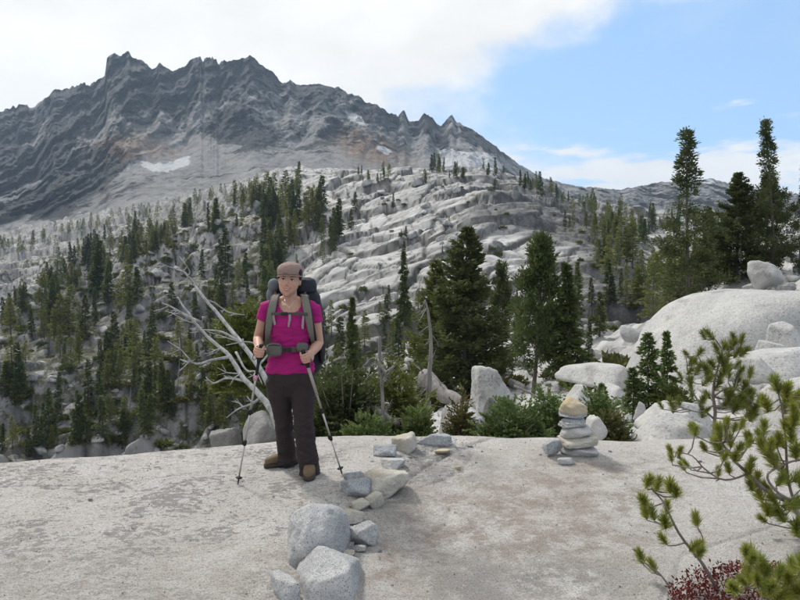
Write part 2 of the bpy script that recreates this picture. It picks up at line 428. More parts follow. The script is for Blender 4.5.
grey_ = np.maximum.reduce([ell(430, 465, 70, 22), ell(520, 585, 110, 40), ell(395, 490, 30, 30)])
white = np.maximum.reduce([ell(700, 500, 110, 60), ell(200, 460, 180, 18), ell(560, 585, 50, 30)])
pitm = np.clip(sstep(-(px + wob), -420, -250) * (0.35 + 0.65 * sstep(-(py + wob), -585, -500)) + 0.8 * ell(420, 455, 60, 25) + 0.12, 0, 1)
V = np.stack([XX, YY, ZZ], -1).reshape(-1, 3)
slab = obj('granite_slab', mesh_np('granite_slab', V, grid_faces(len(ys_), len(xs_)), True, 'slab',
           dict(brown=brown, grey=grey_, white=white, pit=pitm)))
tag(slab, 'broad pale granite slab filling the foreground', 'rock slab', kind='structure')

# ================================================================ granite hillside
COLS = {
 -900: [(5, 560), (7, 600), (12, 620), (40, 600), (80, 500), (120, 400), (170, 345), (230, 310), (300, 285), (400, 268), (560, 252), (900, 236)],
 0:   [(5, 560), (7, 590), (12, 610), (40, 600), (75, 480), (110, 405), (160, 345), (220, 305), (290, 280), (380, 262), (520, 246), (900, 226)],
 100: [(5, 545), (7, 570), (12, 590), (40, 560), (72, 470), (105, 400), (150, 340), (200, 298), (260, 268), (320, 252), (420, 240), (560, 226), (900, 203)],
 200: [(5, 530), (7, 540), (12, 540), (40, 530), (68, 462), (98, 400), (140, 335), (190, 280), (240, 245), (300, 224), (380, 212), (520, 202), (900, 188)],
 290: [(5, 510), (7, 500), (12, 490), (30, 480), (60, 440), (90, 388), (130, 325), (180, 265), (240, 222), (300, 195), (360, 182), (450, 176), (900, 166)],
 400: [(5, 600), (7, 500), (10, 462), (20, 440), (40, 415), (60, 392), (90, 348), (130, 300), (180, 245), (240, 203), (300, 172), (335, 166), (370, 172), (450, 182), (900, 172)],
 480: [(5, 600), (7, 495), (10, 448), (20, 420), (35, 398), (55, 378), (80, 345), (115, 298), (150, 250), (200, 206), (250, 182), (300, 168), (330, 168), (370, 178), (450, 190), (900, 188)],
 540: [(5, 600), (7, 495), (10, 445), (16, 418), (26, 400), (40, 380), (60, 350), (90, 315), (130, 268), (170, 232), (220, 203), (270, 189), (300, 186), (340, 195), (450, 208), (900, 205)],
 600: [(5, 600), (7, 495), (9, 447), (13, 422), (20, 404), (28, 382), (40, 352), (60, 330), (90, 312), (110, 270), (150, 252), (200, 232), (260, 215), (310, 208), (360, 213), (500, 216), (900, 208)],
 650: [(5, 600), (7, 495), (9, 445), (12, 424), (16, 404), (24, 375), (34, 340), (50, 325), (80, 315), (120, 290), (170, 258), (220, 240), (280, 225), (340, 218), (420, 218), (900, 212)],
 720: [(5, 600), (7, 495), (9, 440), (11, 420), (14, 398), (18, 368), (24, 320), (30, 292), (36, 281), (46, 276), (60, 285), (90, 300), (140, 280), (200, 252), (280, 232), (360, 222), (900, 216)],
 800: [(5, 600), (7, 490), (9, 432), (11, 405), (14, 368), (18, 335), (24, 308), (30, 282), (36, 264), (46, 252), (60, 255), (90, 275), (140, 270), (200, 252), (280, 235), (360, 225), (900, 220)],
 1700: [(5, 600), (7, 485), (9, 425), (11, 385), (14, 345), (18, 305), (24, 270), (30, 245), (36, 230), (46, 220), (60, 222), (90, 240), (140, 250), (200, 240), (280, 235), (360, 230), (900, 226)],
}
us = np.concatenate([np.linspace(-900, -480, 26)[:-1], np.linspace(-480, 480, 700), np.linspace(480, 900, 26)[1:]])
Ys = np.concatenate([np.geomspace(5.2, 60, 160)[:-1], np.geomspace(60, 370, 470)[:-1], np.geomspace(370, 860, 90)])
LY = np.log(Ys)
tab = np.stack([np.interp(LY, np.log([q[0] for q in COLS[k]]), [slope(q[1]) for q in COLS[k]]) for k in sorted(COLS)], 0)
SL = np.stack([np.interp(us, np.array(sorted(COLS)) - 400.0, tab[:, j]) for j in range(len(Ys))], 0)
SL = blur2(SL, 9, 2)
U2, Y2 = np.meshgrid(us, Ys)
X2 = U2 / F * Y2
H = CAMZ + SL * Y2
amp = sstep(Y2, 22, 95); ampn = sstep(Y2, 7, 16) * (1 - sstep(Y2, 30, 90))
left = 1 - sstep(U2, -150, -40)                        # rougher, cliffier wooded side
H += amp * (4.0 * fbm(X2 / 60, Y2 / 60, 1.5, 3) + (0.7 + 2.9 * left) * fbm(X2 / 17, Y2 / 17, 4.2, 3))
H += ampn * (0.9 * fbm(X2 / 7, Y2 / 7, 2.5, 3) + 0.25 * fbm(X2 / 2, Y2 / 2, 5.5, 3))
def terrace(H, T, warp, k, a, b):
    h = (H + warp) / T; fl = np.floor(h); fr = h - fl
    return H + k * ((fl + sstep(fr, a, b)) * T - warp - H)
tilt = -0.22 * X2
H = terrace(H, 5.5, tilt + 6 * fbm(X2 / 70, Y2 / 70, 9.5, 2), amp * (0.22 + 0.45 * left), 0.62, 0.92)
H = terrace(H, 2.3, -0.30 * X2 + 5 * fbm(X2 / 45, Y2 / 45, 15.5, 2), amp * (0.0 + 0.45 * left), 0.6, 0.95)
H = terrace(H, 14.0, 9 * fbm(X2 / 34, Y2 / 34, 3.5, 3), amp * left * 0.7, 0.45, 0.9)
H = terrace(H, 1.1, 0.3 * X2 + 1.2 * fbm(X2 / 6, Y2 / 6, 3.5, 2), ampn * 0.6, 0.4, 0.95)
al_, ac_ = X2 * cos(radians(22)) + Y2 * sin(radians(22)), -X2 * sin(radians(22)) + Y2 * cos(radians(22))
JOINT = np.zeros_like(H); CELL = np.zeros_like(H)
for la, wa, off, gv, sd_ in ((26.0, 27.0, 2.2, 0.8, 21), (11.0, 12.0, 0.9, 0.5, 22), (5.0, 5.0, 0.3, 0.22, 23)):
    wv_ = 0.22 * fbm(X2 / (la * 1.2), Y2 / (la * 1.2), sd_ * 1.0, 2)
    f1, e, cid, ox, oy, r1, r2 = worley(al_ / la + wv_, ac_ / wa + wv_, sd_, True)
    H += amp * (ox * la * 0.14 * r1 + oy * wa * (0.20 * r2 + 0.07))
    g_ = np.exp(-(e * wa / (0.32 + 0.018 * wa)) ** 2)
    H += amp * (off * (cid - 0.5) - 0.8 * gv * g_ + 0.15 * gv * sstep(e, 0.05, 0.3))
    CELL = CELL + (0.5 if la > 20 else 0.5 if la > 8 else 0.25) * (r1 + 0.0)
    JOINT = np.maximum(JOINT, g_ * (0.95 if la > 20 else 0.7 if la > 8 else 0.35))
f1, e, cid = worley(X2 / 2.6 + 0.3 * fbm(X2 / 3, Y2 / 3, 1.0, 2), Y2 / 2.0, 4)
H += ampn * 0.28 * (sstep(e, 0.0, 0.3) - 0.8 + 1.2 * (cid - 0.5))
H += amp * (0.12 + 0.3 * left) * fbm(X2 / 3.1, Y2 / 3.1, 6.5, 2)
HZ = H
px, py = pix(X2, Y2, H)
nz = fbm(X2 / 35, Y2 / 35, 12.5, 4)
def pm(*polys, br=9):
    m = np.zeros(px.shape)
    w1, w2 = px + 50 * nz, py + 30 * nz
    for q in polys: m = np.maximum(m, in_poly(w1, w2, q).astype(float))
    return blur2(m, br, 2)
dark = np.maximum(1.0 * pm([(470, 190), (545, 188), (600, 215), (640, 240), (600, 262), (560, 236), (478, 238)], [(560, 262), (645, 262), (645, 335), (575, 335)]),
                  0.68 * pm([(0, 330), (100, 290), (170, 262), (250, 240), (300, 275), (300, 460), (-200, 520), (-200, 360)]))  # left cliffs: darker rock, with their shade put into the colour too
vegw = 0.27 + 0.25 * pm([(-300, 500), (-300, 300), (60, 255), (150, 222), (265, 196), (285, 300), (290, 460)]) \
     + 0.22 * pm([(262, 200), (340, 195), (345, 250), (300, 290), (262, 290)]) \
     + 0.18 * pm([(520, 180), (660, 215), (700, 250), (690, 330), (600, 330), (560, 240)]) \
     - 0.12 * pm([(345, 175), (500, 170), (470, 230), (440, 330), (340, 330), (330, 250)])
gy, gx = np.gradient(H); flat = 1 - np.clip(np.abs(gy) / np.maximum(np.gradient(Y2)[0], 1e-3) / 1.1, 0, 1)
vegw = vegw + 0.16 * (flat - 0.5) - 0.12 * (1 - sstep(Y2, 10, 25)) * sstep(U2, 120, 260)
vegw += 0.25 * sstep(Y2, 360, 480) * (1 - sstep(U2, -160, -40)) * 0.3
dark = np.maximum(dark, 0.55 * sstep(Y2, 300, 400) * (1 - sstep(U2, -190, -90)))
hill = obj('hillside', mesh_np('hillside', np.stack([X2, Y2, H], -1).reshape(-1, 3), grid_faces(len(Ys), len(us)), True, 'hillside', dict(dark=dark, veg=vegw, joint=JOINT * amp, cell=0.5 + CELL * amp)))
tag(hill, 'pale granite hillside with ledges and cliffs rising behind the slab', 'hillside', kind='structure')
def hill_z(X, Y):
    u = np.interp(X / Y * F, us, np.arange(len(us))); r = np.interp(math.log(Y), LY, np.arange(len(LY)))
    i, j = min(int(r), len(LY) - 2), min(int(u), len(us) - 2); a, b = r - i, u - j
    return float((1 - a) * ((1 - b) * HZ[i, j] + b * HZ[i, j + 1]) + a * ((1 - b) * HZ[i + 1, j] + b * HZ[i + 1, j + 1]))
PYG = py
VIS = np.minimum.accumulate(PYG[120:], axis=0)          # running skyline from near to far
def hill_hit(x, y, ymin=0):                             # first hillside point seen at photo pixel
    j = int(np.argmin(np.abs(us - (x - CX))))
    col = PYG[:, j]; k = np.where((col <= y) & (Ys >= ymin))[0]
    if len(k) == 0: return None
    Y = Ys[k[0]]; X = (x - CX) / F * Y
    return Vector((X, Y, hill_z(X, Y)))

# ================================================================ mountain
SKY = [(-500, 160), (-200, 140), (-60, 126), (0, 113), (17, 107), (26, 104), (34, 108), (49, 97), (56, 90), (71, 89), (79, 85), (97, 82), (107, 76), (109, 58), (116, 53), (124, 55), (130, 50), (135, 58), (144, 60), (154, 69), (158, 68), (161, 63), (167, 67), (174, 71), (187, 67), (191, 60), (202, 57), (205, 62), (210, 57), (221, 62), (232, 60), (240, 60), (252, 55), (259, 62), (268, 69), (277, 75), (283, 84), (291, 80), (297, 85), (317, 84), (340, 88), (344, 92), (361, 96), (366, 103), (376, 104), (387, 112), (398, 115), (404, 110), (409, 122), (415, 122), (419, 119), (424, 113), (432, 117), (436, 124), (441, 126), (447, 118), (452, 115), (456, 122), (471, 129), (490, 142), (505, 154), (520, 165), (539, 176), (557, 182), (580, 187), (600, 188), (620, 190), (640, 186), (660, 182), (690, 182), (708, 178), (722, 182), (740, 189), (800, 194), (1000, 200), (1400, 190)]
BASE = [(-500, 236), (0, 231), (60, 220), (120, 204), (150, 194), (200, 192), (300, 176), (350, 174), (450, 184), (500, 190), (560, 208), (640, 219), (800, 228), (1400, 232)]
um = np.concatenate([np.linspace(-900, -470, 30)[:-1], np.linspace(-470, 470, 720), np.linspace(470, 900, 30)[1:]])
xm = um + CX
yr = np.interp(xm, *zip(*SKY)); yb = np.interp(xm, *zip(*BASE)) + 16
NR = 300
t = np.linspace(0, 1, NR)[:, None]
yr2 = yr + (1.0 + 2.2 * sstep(perlin(xm / 33.0, xm * 0 + 9.9), -0.2, 0.5) * (xm < 520)) * (1.0 * perlin(xm / 6.0, xm * 0 + 2.2) + 1.3 * np.abs(perlin(xm / 4.1, xm * 0 + 4.4)) + 0.7 * perlin(xm / 1.9, xm * 0 + 7.2) - 0.4)
ym = yb + (yr2 - yb) * t
Yb = 700 + 40 * perlin(xm / 90, xm * 0 + 1.0); Yr = 1500 + 120 * perlin(xm / 70, xm * 0 + 5.0) + 50 * perlin(xm / 22, xm * 0 + 3.0)
prof = 0.62 * np.minimum(t / 0.5, 1) + 0.38 * np.clip((t - 0.5) / 0.5, 0, 1)
prof = blur2(np.repeat(prof, 2, 1), 18, 2)[:, :1]; prof = (prof - prof[0]) / (prof[-1] - prof[0])
Ym = Yb + (Yr - Yb) * prof
sl = np.vectorize(slope)(ym)
Xm = um / F * Ym; Zm = CAMZ + sl * Ym
env = np.sin(np.pi * np.clip(t, 0, 1) ** 0.8) ** 0.7
wpx = 90 * fbm(Xm / 260, Zm / 260, 8.0, 3); wpz = 90 * fbm(Xm / 260, Zm / 260, 18.0, 3)
lean = Xm + 0.55 * Zm * np.where(Xm < -330, 1, -1) * sstep(np.abs(Xm + 330), 0, 260) + wpx
wq = 30 * fbm(Xm / 90, Zm / 90, 28.0, 3)
spur = 0.9 * ridged(lean / 300, (Zm + wpz) / 620, 2.0, 2, 0.5)
edge = np.ones_like(Xm)
for sx, ax_, sd_, ln in ((130.0, 0.9, 11, 0.30), (50.0, 0.65, 12, -0.25), (19.0, 0.34, 13, 0.1)):
    f1, e, cid = worley((Xm + ln * Zm * np.tanh((-Xm - 250) / 420) + wpx * 0.5 + 0.6 * wq) / sx, (Zm + wpz * 0.6 + wq) / (sx * 2.9), sd_)
    spur = spur + ax_ * (0.9 - 1.6 * f1)
    edge = np.minimum(edge, e + (0.0 if sx > 100 else 0.18 if sx > 40 else 0.5))
crag = 0.5 * fbm(Xm / 40, Zm / 40, Ym / 80, 5, gain=0.65) + 0.8 * (ridged(Xm / 34 + 0.01 * wq, Zm / 52, Ym / 90, 4, 0.6) - 0.3)
rough = 0.10 + 0.90 * np.maximum(sstep(t + 0.10 * fbm(Xm / 120, Zm / 120, 3.3, 3), 0.38, 0.62), sstep(-Xm, 330, 520) * sstep(t, 0.05, 0.3))
envY = sstep(t, 0.0, 0.22)
dY = envY * rough * (-62 * spur - 30 * crag)
dZ = env * (3 * spur + 6 * crag * rough + 4 * fbm(Xm / 14, Ym / 14, 1.0, 3))
k = 1 + dY / Ym
Xm2, Ym2, Zm2 = Xm * k, Ym * k, CAMZ + (Zm - CAMZ) * k + dZ
back = []
for i in range(1, 7):                                   # far side of the range
    back.append((Xm2[-1] * (1 + 0.05 * i), Ym2[-1] * (1 + 0.05 * i), Zm2[-1] - 70 * i - 20 * i * i))
Xa = np.concatenate([Xm2] + [b[0][None] for b in back]); Ya = np.concatenate([Ym2] + [b[1][None] for b in back]); Za = np.concatenate([Zm2] + [b[2][None] for b in back])
px, py = pix(Xa, Ya, Za)
nz = fbm(Xa / 60, Za / 60, 1.0, 4)
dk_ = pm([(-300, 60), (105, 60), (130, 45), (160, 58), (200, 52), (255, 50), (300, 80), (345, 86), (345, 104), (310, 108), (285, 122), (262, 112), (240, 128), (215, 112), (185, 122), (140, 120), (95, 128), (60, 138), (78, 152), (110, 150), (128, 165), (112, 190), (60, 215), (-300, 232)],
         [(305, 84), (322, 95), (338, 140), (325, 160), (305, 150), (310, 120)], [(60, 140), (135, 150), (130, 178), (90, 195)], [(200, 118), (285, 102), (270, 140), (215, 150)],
         [(340, 85), (412, 105), (440, 112), (470, 122), (510, 150), (495, 152), (455, 142), (420, 150), (395, 135), (365, 112)])  # dark crag rock, plus the shade of backlit faces put into the colour
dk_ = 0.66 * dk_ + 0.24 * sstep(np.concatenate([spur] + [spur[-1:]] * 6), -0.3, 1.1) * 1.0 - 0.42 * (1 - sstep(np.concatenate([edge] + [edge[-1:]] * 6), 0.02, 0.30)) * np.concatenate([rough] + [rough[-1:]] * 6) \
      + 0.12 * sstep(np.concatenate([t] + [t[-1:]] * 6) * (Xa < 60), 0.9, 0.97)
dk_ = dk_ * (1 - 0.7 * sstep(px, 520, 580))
rust = pm([(335, 125), (370, 130), (405, 145), (395, 168), (360, 165), (340, 150)], [(80, 142), (150, 132), (165, 150), (130, 160), (95, 152)])
nz = nz * 0.12
snow = pm([(436, 149), (450, 149), (470, 152), (488, 153), (507, 169), (490, 168), (470, 167), (443, 166)], br=2) * 1.0
snow = np.maximum(snow, pm([(343, 109), (354, 112), (366, 122), (361, 127), (350, 120)], [(138, 162), (160, 164), (190, 156), (190, 164), (165, 171), (148, 170)], [(374, 143), (390, 149), (388, 155), (377, 150)], [(700, 177), (716, 181), (716, 186), (702, 183)], br=2))
green = 0.34 * sstep(px, 560, 640) + 0.10 * (1 - np.concatenate([t] + [t[-1:]] * 6))
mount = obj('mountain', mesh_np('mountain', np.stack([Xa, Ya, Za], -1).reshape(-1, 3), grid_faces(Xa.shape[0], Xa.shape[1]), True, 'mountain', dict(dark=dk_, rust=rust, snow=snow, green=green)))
tag(mount, 'craggy dark mountain with jagged pinnacles and snow patches', 'mountain', kind='structure')

# wide ground sheet below everything, out to the horizon
n = 48; r = 5200
V = [(0, 0, -75)] + [(r * cos(2 * pi * i / n), r * sin(2 * pi * i / n), -75) for i in range(n)]
tag(obj('ground', mesh_py('ground', V, [(0, 1 + i, 1 + (i + 1) % n) for i in range(n)], 'valley', False)), 'valley floor around the hills', 'ground', kind='structure')
# ================================================================ vegetation materials
def leafmat(name, a, b, var=0.5, trans=0.32, scale=0.9):
    s = NT(name)
    c = s.mix(s.ramp(s.noise(scale, 4, 0.6), 0.35, 0.68), a, b)
    c = s.mix(s.math('MULTIPLY', s.rnd(), var), c, tuple(0.5 * (x + y) * k for x, y, k in zip(a, b, (1.45, 1.25, 0.9))))
    s.color(c); s.set(Roughness=0.7)
    t = s.new('ShaderNodeBsdfTranslucent'); s.l.new(c, t.inputs[0])
    m = s.new('ShaderNodeMixShader'); m.inputs[0].default_value = trans
    out = s.n['Material Output']
    s.l.new(s.b.outputs[0], m.inputs[1]); s.l.new(t.outputs[0], m.inputs[2]); s.l.new(m.outputs[0], out.inputs[0])
leafmat('fir_leaf', (0.050, 0.080, 0.030), (0.110, 0.145, 0.050))
leafmat('larch_leaf', (0.105, 0.138, 0.038), (0.195, 0.215, 0.062), 0.7)
leafmat('pine_leaf', (0.070, 0.095, 0.026), (0.145, 0.165, 0.048))
leafmat('darkpine_leaf', (0.046, 0.068, 0.027), (0.105, 0.125, 0.044), 0.3)
leafmat('hemlock_leaf', (0.070, 0.112, 0.038), (0.165, 0.220, 0.076), 0.3, scale=5)
leafmat('olive_leaf', (0.070, 0.074, 0.026), (0.150, 0.145, 0.050), 0.3, scale=5)
leafmat('needle', (0.185, 0.225, 0.045), (0.330, 0.360, 0.090), 0.4, scale=9)
leafmat('needle_shade', (0.125, 0.155, 0.036), (0.230, 0.255, 0.065), 0.4, scale=6)
leafmat('red_leaf', (0.075, 0.014, 0.014), (0.19, 0.036, 0.030), 0.2, scale=14)
leafmat('rust_leaf', (0.20, 0.075, 0.02), (0.30, 0.14, 0.04), 0.2, scale=6)
def woodmat(name, a, b, scale=6.0):
    s = NT(name); v = s.coord((1, 1, 0.16))
    s.color(s.mix(s.ramp(s.noise(scale, 6, 0.65, v), 0.35, 0.66), a, b)); s.bump(s.noise(scale * 4, 6, 0.65, v), 0.7, 0.02)
woodmat('bark', (0.075, 0.062, 0.052), (0.16, 0.14, 0.12), 9)
woodmat('bark_dark', (0.045, 0.040, 0.036), (0.10, 0.09, 0.08), 9)
woodmat('dead_wood', (0.25, 0.25, 0.25), (0.46, 0.46, 0.455), 14)
woodmat('grey_wood', (0.17, 0.155, 0.145), (0.30, 0.28, 0.265), 14)
woodmat('twig', (0.16, 0.135, 0.115), (0.29, 0.26, 0.235), 20)

def leaves(B, D, L, W, R, lift=0.0):
    """diamond faces: base B, direction D (n,3), lengths, widths"""
    n = len(B); D = D / np.maximum(np.linalg.norm(D, axis=1), 1e-6)[:, None]
    S = np.cross(D, R.randn(n, 3)); S /= np.maximum(np.linalg.norm(S, axis=1), 1e-6)[:, None]
    L = np.broadcast_to(L, (n,))[:, None]; W = np.broadcast_to(W, (n,))[:, None]
    return np.stack([B, B + D * L * 0.45 + S * W, B + D * L, B + D * L * 0.45 - S * W], 1)
def soup(name, Q, mat):
    Q = np.concatenate(Q, 0); n = len(Q)
    return mesh_np(name, Q.reshape(-1, 3), np.arange(n * 4).reshape(n, 4), False, mat)
def conifer(seed, H, R_, style, leafn, leafL, mats=('fir_leaf', 'bark'), bare=None):
    R = np.random.RandomState(seed); rr = random.Random(seed)
    bend = [Vector((0, 0, 0))]
    ax, ay = R.randn(2) * 0.012 * H
    def axis(h):
        t = h / H; return np.array([ax * t * t + 0.006 * H * sin(5 * t + seed), ay * t * t + 0.006 * H * cos(4 * t + seed), h])
    r0 = {'fir': 0.016, 'larch': 0.012, 'pine': 0.016, 'dense': 0.018, 'snagtop': 0.010}[style] * H
    hs = np.linspace(0, 0.985, 10)
    V, Fc = tube([Vector(axis(h * H)) - Vector((0, 0, 0.3 if h == 0 else 0)) for h in hs], [r0 * (1 - h) ** 0.8 * (1.25 if h == 0 else 1) + 0.004 * H / 10 for h in hs], 7)
    wood = [(V, Fc)]
    h0 = {'fir': 0.07, 'larch': 0.12, 'pine': 0.16, 'dense': 0.03, 'snagtop': 0.05}[style] * H
    if bare: h0 = bare * H
    nb = {'fir': 150, 'larch': 110, 'pine': 105, 'dense': 200, 'snagtop': 130}[style]
    Q = []; per = max(3, leafn // nb)
    gaps = R.rand(9)
    for i in range(nb):
        t = (i + R.rand()) / nb
        if style != 'dense': t = t ** 0.9
        h = h0 + (H - h0) * t
        if style in ('fir',): prof = (1 - t) ** (0.95 + 0.1 * (seed % 4)) * (0.70 + 0.22 * sin(t * 34 + seed) + 0.16 * sin(t * 13 + 2 * seed)) + 0.02
        elif style == 'larch': prof = (1 - t) ** 0.95 * (0.85 + 0.2 * sin(t * 21 + seed)) + 0.03
        elif style == 'dense': prof = (1 - t ** 1.6) ** 0.9 * min(1, 0.55 + t * 2.2) + 0.03
        elif style == 'snagtop': prof = (1 - t) ** 0.85 * (0.62 + 0.25 * sin(t * 22 + seed) + 0.2 * sin(t * 9 + seed)) + 0.05
        else: prof = (0.35 + 0.65 * sin(pi * min(1, (0.15 + t) ** 0.8) * 0.86)) * (1 - 0.62 * t) + 0.02
        if style in ('pine', 'snagtop') and (style == 'pine' or t > 0.55) and gaps[int(t * 8.99)] < 0.30 and R.rand() < 0.65: continue
        az = R.rand() * 2 * pi
        bl = R_ * prof * (0.55 + 0.6 * R.rand())
        up = {'fir': -0.28 + 0.55 * t, 'larch': -0.05 + 0.3 * t, 'pine': 0.15 + 0.5 * t, 'dense': 0.15 + 0.4 * t, 'snagtop': -0.1 + 0.5 * t}[style] + 0.18 * R.randn()
        d = np.array([cos(az), sin(az), up]); d /= np.linalg.norm(d)
        A = axis(h)
        if style in ('pine', 'snagtop', 'dense', 'larch') or i % 2 == 0:
            e = A + d * bl * 0.92 + np.array([0, 0, 0.10 * bl])
            wood.append(tube([Vector(A), Vector((A + e) / 2 - np.array([0, 0, 0.04 * bl])), Vector(e)], [r0 * 0.22 * (1.1 - t), r0 * 0.15 * (1.1 - t), r0 * 0.06], 3, False))
        m = max(2, int(per * (0.35 + 1.1 * prof)))
        if style in ('pine', 'snagtop'):                 # foliage in tufts towards the branch ends
            k = max(1, m // 14); cs = []
            for _ in range(k):
                f = 0.45 + 0.6 * R.rand()
                cs.append(A + d * bl * f + np.array([0, 0, 0.12 * bl * f * f]) + R.randn(3) * bl * np.array([0.13, 0.13, 0.07]))
            cs = np.array(cs)[R.randint(0, k, m)]
            off = R.randn(m, 3) * leafL * 0.55
            B = cs + off; D = off + d * leafL * 0.6 + np.array([0, 0, 0.35 * leafL])
        else:
            f = 0.12 + 0.9 * R.rand(m) ** 0.8
            side = np.cross(d, [0, 0, 1]); side /= np.linalg.norm(side)
            wd = (R.rand(m) * 2 - 1) * 0.34 * bl * (1.15 - f) + R.randn(m) * 0.03 * bl
            droop = {'fir': -0.16, 'larch': -0.08, 'dense': 0.06}[style]
            B = A + d * (bl * f)[:, None] + side * wd[:, None] + np.array([0, 0, 1.0]) * (droop * bl * f * f + R.randn(m) * 0.05 * bl)[:, None]
            D = d * 0.9 + side * np.sign(wd)[:, None] * 0.7 + R.randn(m, 3) * 0.35
        Q.append(leaves(B, D, leafL * (0.6 + 0.8 * R.rand(m)), leafL * (0.21 if style != 'larch' else 0.15) * (0.7 + 0.6 * R.rand(m)), R))
    tipn = 10; B = np.repeat(axis(H * 0.96)[None], tipn, 0); D = np.array([0, 0, 1.0]) + R.randn(tipn, 3) * 0.25
    Q.append(leaves(B, D, leafL * 0.9, leafL * 0.1, R))
    tv, tf = join_geo(wood)
    return mesh_py('trunk', tv, tf, mats[1]), soup('crown', Q, mats[0])
def plant(name, protos, loc, h, H0, rz, label, cat='tree', group=None, wide=1.0, lean=(0, 0)):
    o = empty(name, loc, rz, label, cat, group)
    s_ = h / H0; o.scale = (s_ * wide, s_ * wide, s_); o.rotation_euler = (lean[0], lean[1], rz)
    if lean == (0, 0) and H0 == 10: o.rotation_euler = (0.05 * sin(rz * 7), 0.05 * cos(rz * 11), rz)
    obj('trunk', protos[0], o); obj('crown', protos[1], o)
    return o
FIR = [conifer(20 + i, 10, 1.5 + 0.32 * (i % 4), 'fir', 2500, 0.46) for i in range(8)]
LARCH = [conifer(40 + i, 10, 1.7 + 0.25 * (i % 3), 'larch', 2000, 0.42, ('larch_leaf', 'bark')) for i in range(6)]
SCRUB = [conifer(60 + i, 10, 2.6, 'snagtop', 1700, 0.50, ('pine_leaf', 'bark')) for i in range(3)]
def mini(seed, mat, w):                                   # far tree: one small mesh, trunk and crown not told apart
    R = np.random.RandomState(seed); n = 170
    t = R.rand(n) ** 1.25; az = R.rand(n) * 2 * pi; r = w * (1 - t) * (0.35 + 0.65 * R.rand(n)) + 0.05
    B = np.stack([r * np.cos(az), r * np.sin(az), 0.6 + 9.2 * t], 1)
    D = np.stack([np.cos(az), np.sin(az), -0.2 + 0.9 * t], 1) + R.randn(n, 3) * 0.3
    Q = [leaves(B, D, 0.9 + 0.5 * R.rand(n), 0.20 + 0.1 * R.rand(n), R)]
    tr = np.array([[[-0.12, 0, -0.3], [0.12, 0, -0.3], [0.02, 0, 9.8], [-0.02, 0, 9.8]], [[0, -0.12, -0.3], [0, 0.12, -0.3], [0, 0.02, 9.8], [0, -0.02, 9.8]]])
    Q.append(tr)
    return soup('far_conifer', Q, mat)
MINI = [mini(80 + i, ('fir_leaf', 'larch_leaf')[i % 2], 1.5 + 0.2 * i) for i in range(4)]

ZONES = [  # polygon of tree bases (photo), count, px height range, share of larch, group, fir label, larch label
 ([(0, 318), (60, 268), (130, 236), (210, 214), (262, 196), (262, 216), (205, 244), (120, 272), (60, 305), (0, 335)], 175, (13, 27), 0.62, 'trees along the crest of the left hillside',
  'dark fir along the left crest', 'yellow-green larch along the left crest'),
 ([(262, 208), (300, 190), (338, 205), (340, 250), (315, 285), (262, 290)], 88, (20, 40), 0.5, 'trees clustered above the hiker',
  'dark fir in the cluster high above the hiker', 'yellow-green larch in the cluster above the hiker'),
 ([(0, 335), (120, 282), (258, 270), (285, 320), (270, 440), (0, 462)], 175, (22, 54), 0.32, 'trees among the dark cliffs on the left',
  'dark fir on the lower left cliffs', 'light green larch on the lower left cliffs'),
 ([(345, 176), (400, 168), (500, 171), (505, 182), (345, 188)], 34, (7, 17), 0.4, 'small trees along the dome top',
  'dark fir on the dome skyline', 'yellow-green larch on the dome skyline'),
 ([(505, 184), (560, 197), (640, 222), (655, 245), (600, 246), (540, 222)], 58, (10, 25), 0.5, 'trees on the dark shoulder right of the dome',
  'dark fir on the dark dome shoulder', 'yellow-green larch on the dark dome shoulder'),
 ([(596, 262), (690, 245), (705, 300), (640, 318), (600, 330)], 44, (24, 50), 0.75, 'trees in the hollow left of the big boulder',
  'dark fir in the boulder hollow', 'yellow-green larch in the boulder hollow'),
 ([(640, 222), (760, 224), (760, 240), (640, 244)], 40, (12, 24), 0.4, 'trees on the right-hand rise below the far ridge',
  'dark fir below the far right ridge', 'pale green larch below the far right ridge'),
 ([(345, 192), (500, 184), (470, 240), (440, 330), (345, 335)], 18, (8, 22), 0.4, 'lone trees scattered on the dome face',
  'lone fir on the pale dome face', 'lone larch on the pale dome face'),
 ([(400, 335), (500, 300), (640, 305), (640, 345), (560, 372), (420, 385)], 40, (26, 60), 0.35, 'trees at the foot of the granite dome',
  'dark fir at the foot of the dome', 'light green larch at the foot of the dome'),
 ([(290, 330), (345, 320), (400, 345), (400, 400), (290, 430)], 36, (22, 50), 0.3, 'trees in the dip behind the hiker',
  'dark fir in the dip beyond the slab', 'light green larch in the dip beyond the slab'),
]
def where(x):
    for lim, w in ((70, 'near the left edge'), (150, 'left of the dead tree'), (235, 'behind the dead tree'), (345, 'behind the hiker'), (425, 'right of the hiker'), (515, 'behind the largest pine'), (600, 'behind the cairn'), (680, 'left of the huge boulder')):
        if x < lim: return w
    return 'near the right edge'
def rand_in(poly, R):
    xs, ys = [p[0] for p in poly], [p[1] for p in poly]
    while True:
        x, y = min(xs) + R.rand() * (max(xs) - min(xs)), min(ys) + R.rand() * (max(ys) - min(ys))
        if in_poly(np.array([x]), np.array([y]), poly)[0]: return x, y
R = np.random.RandomState(5)
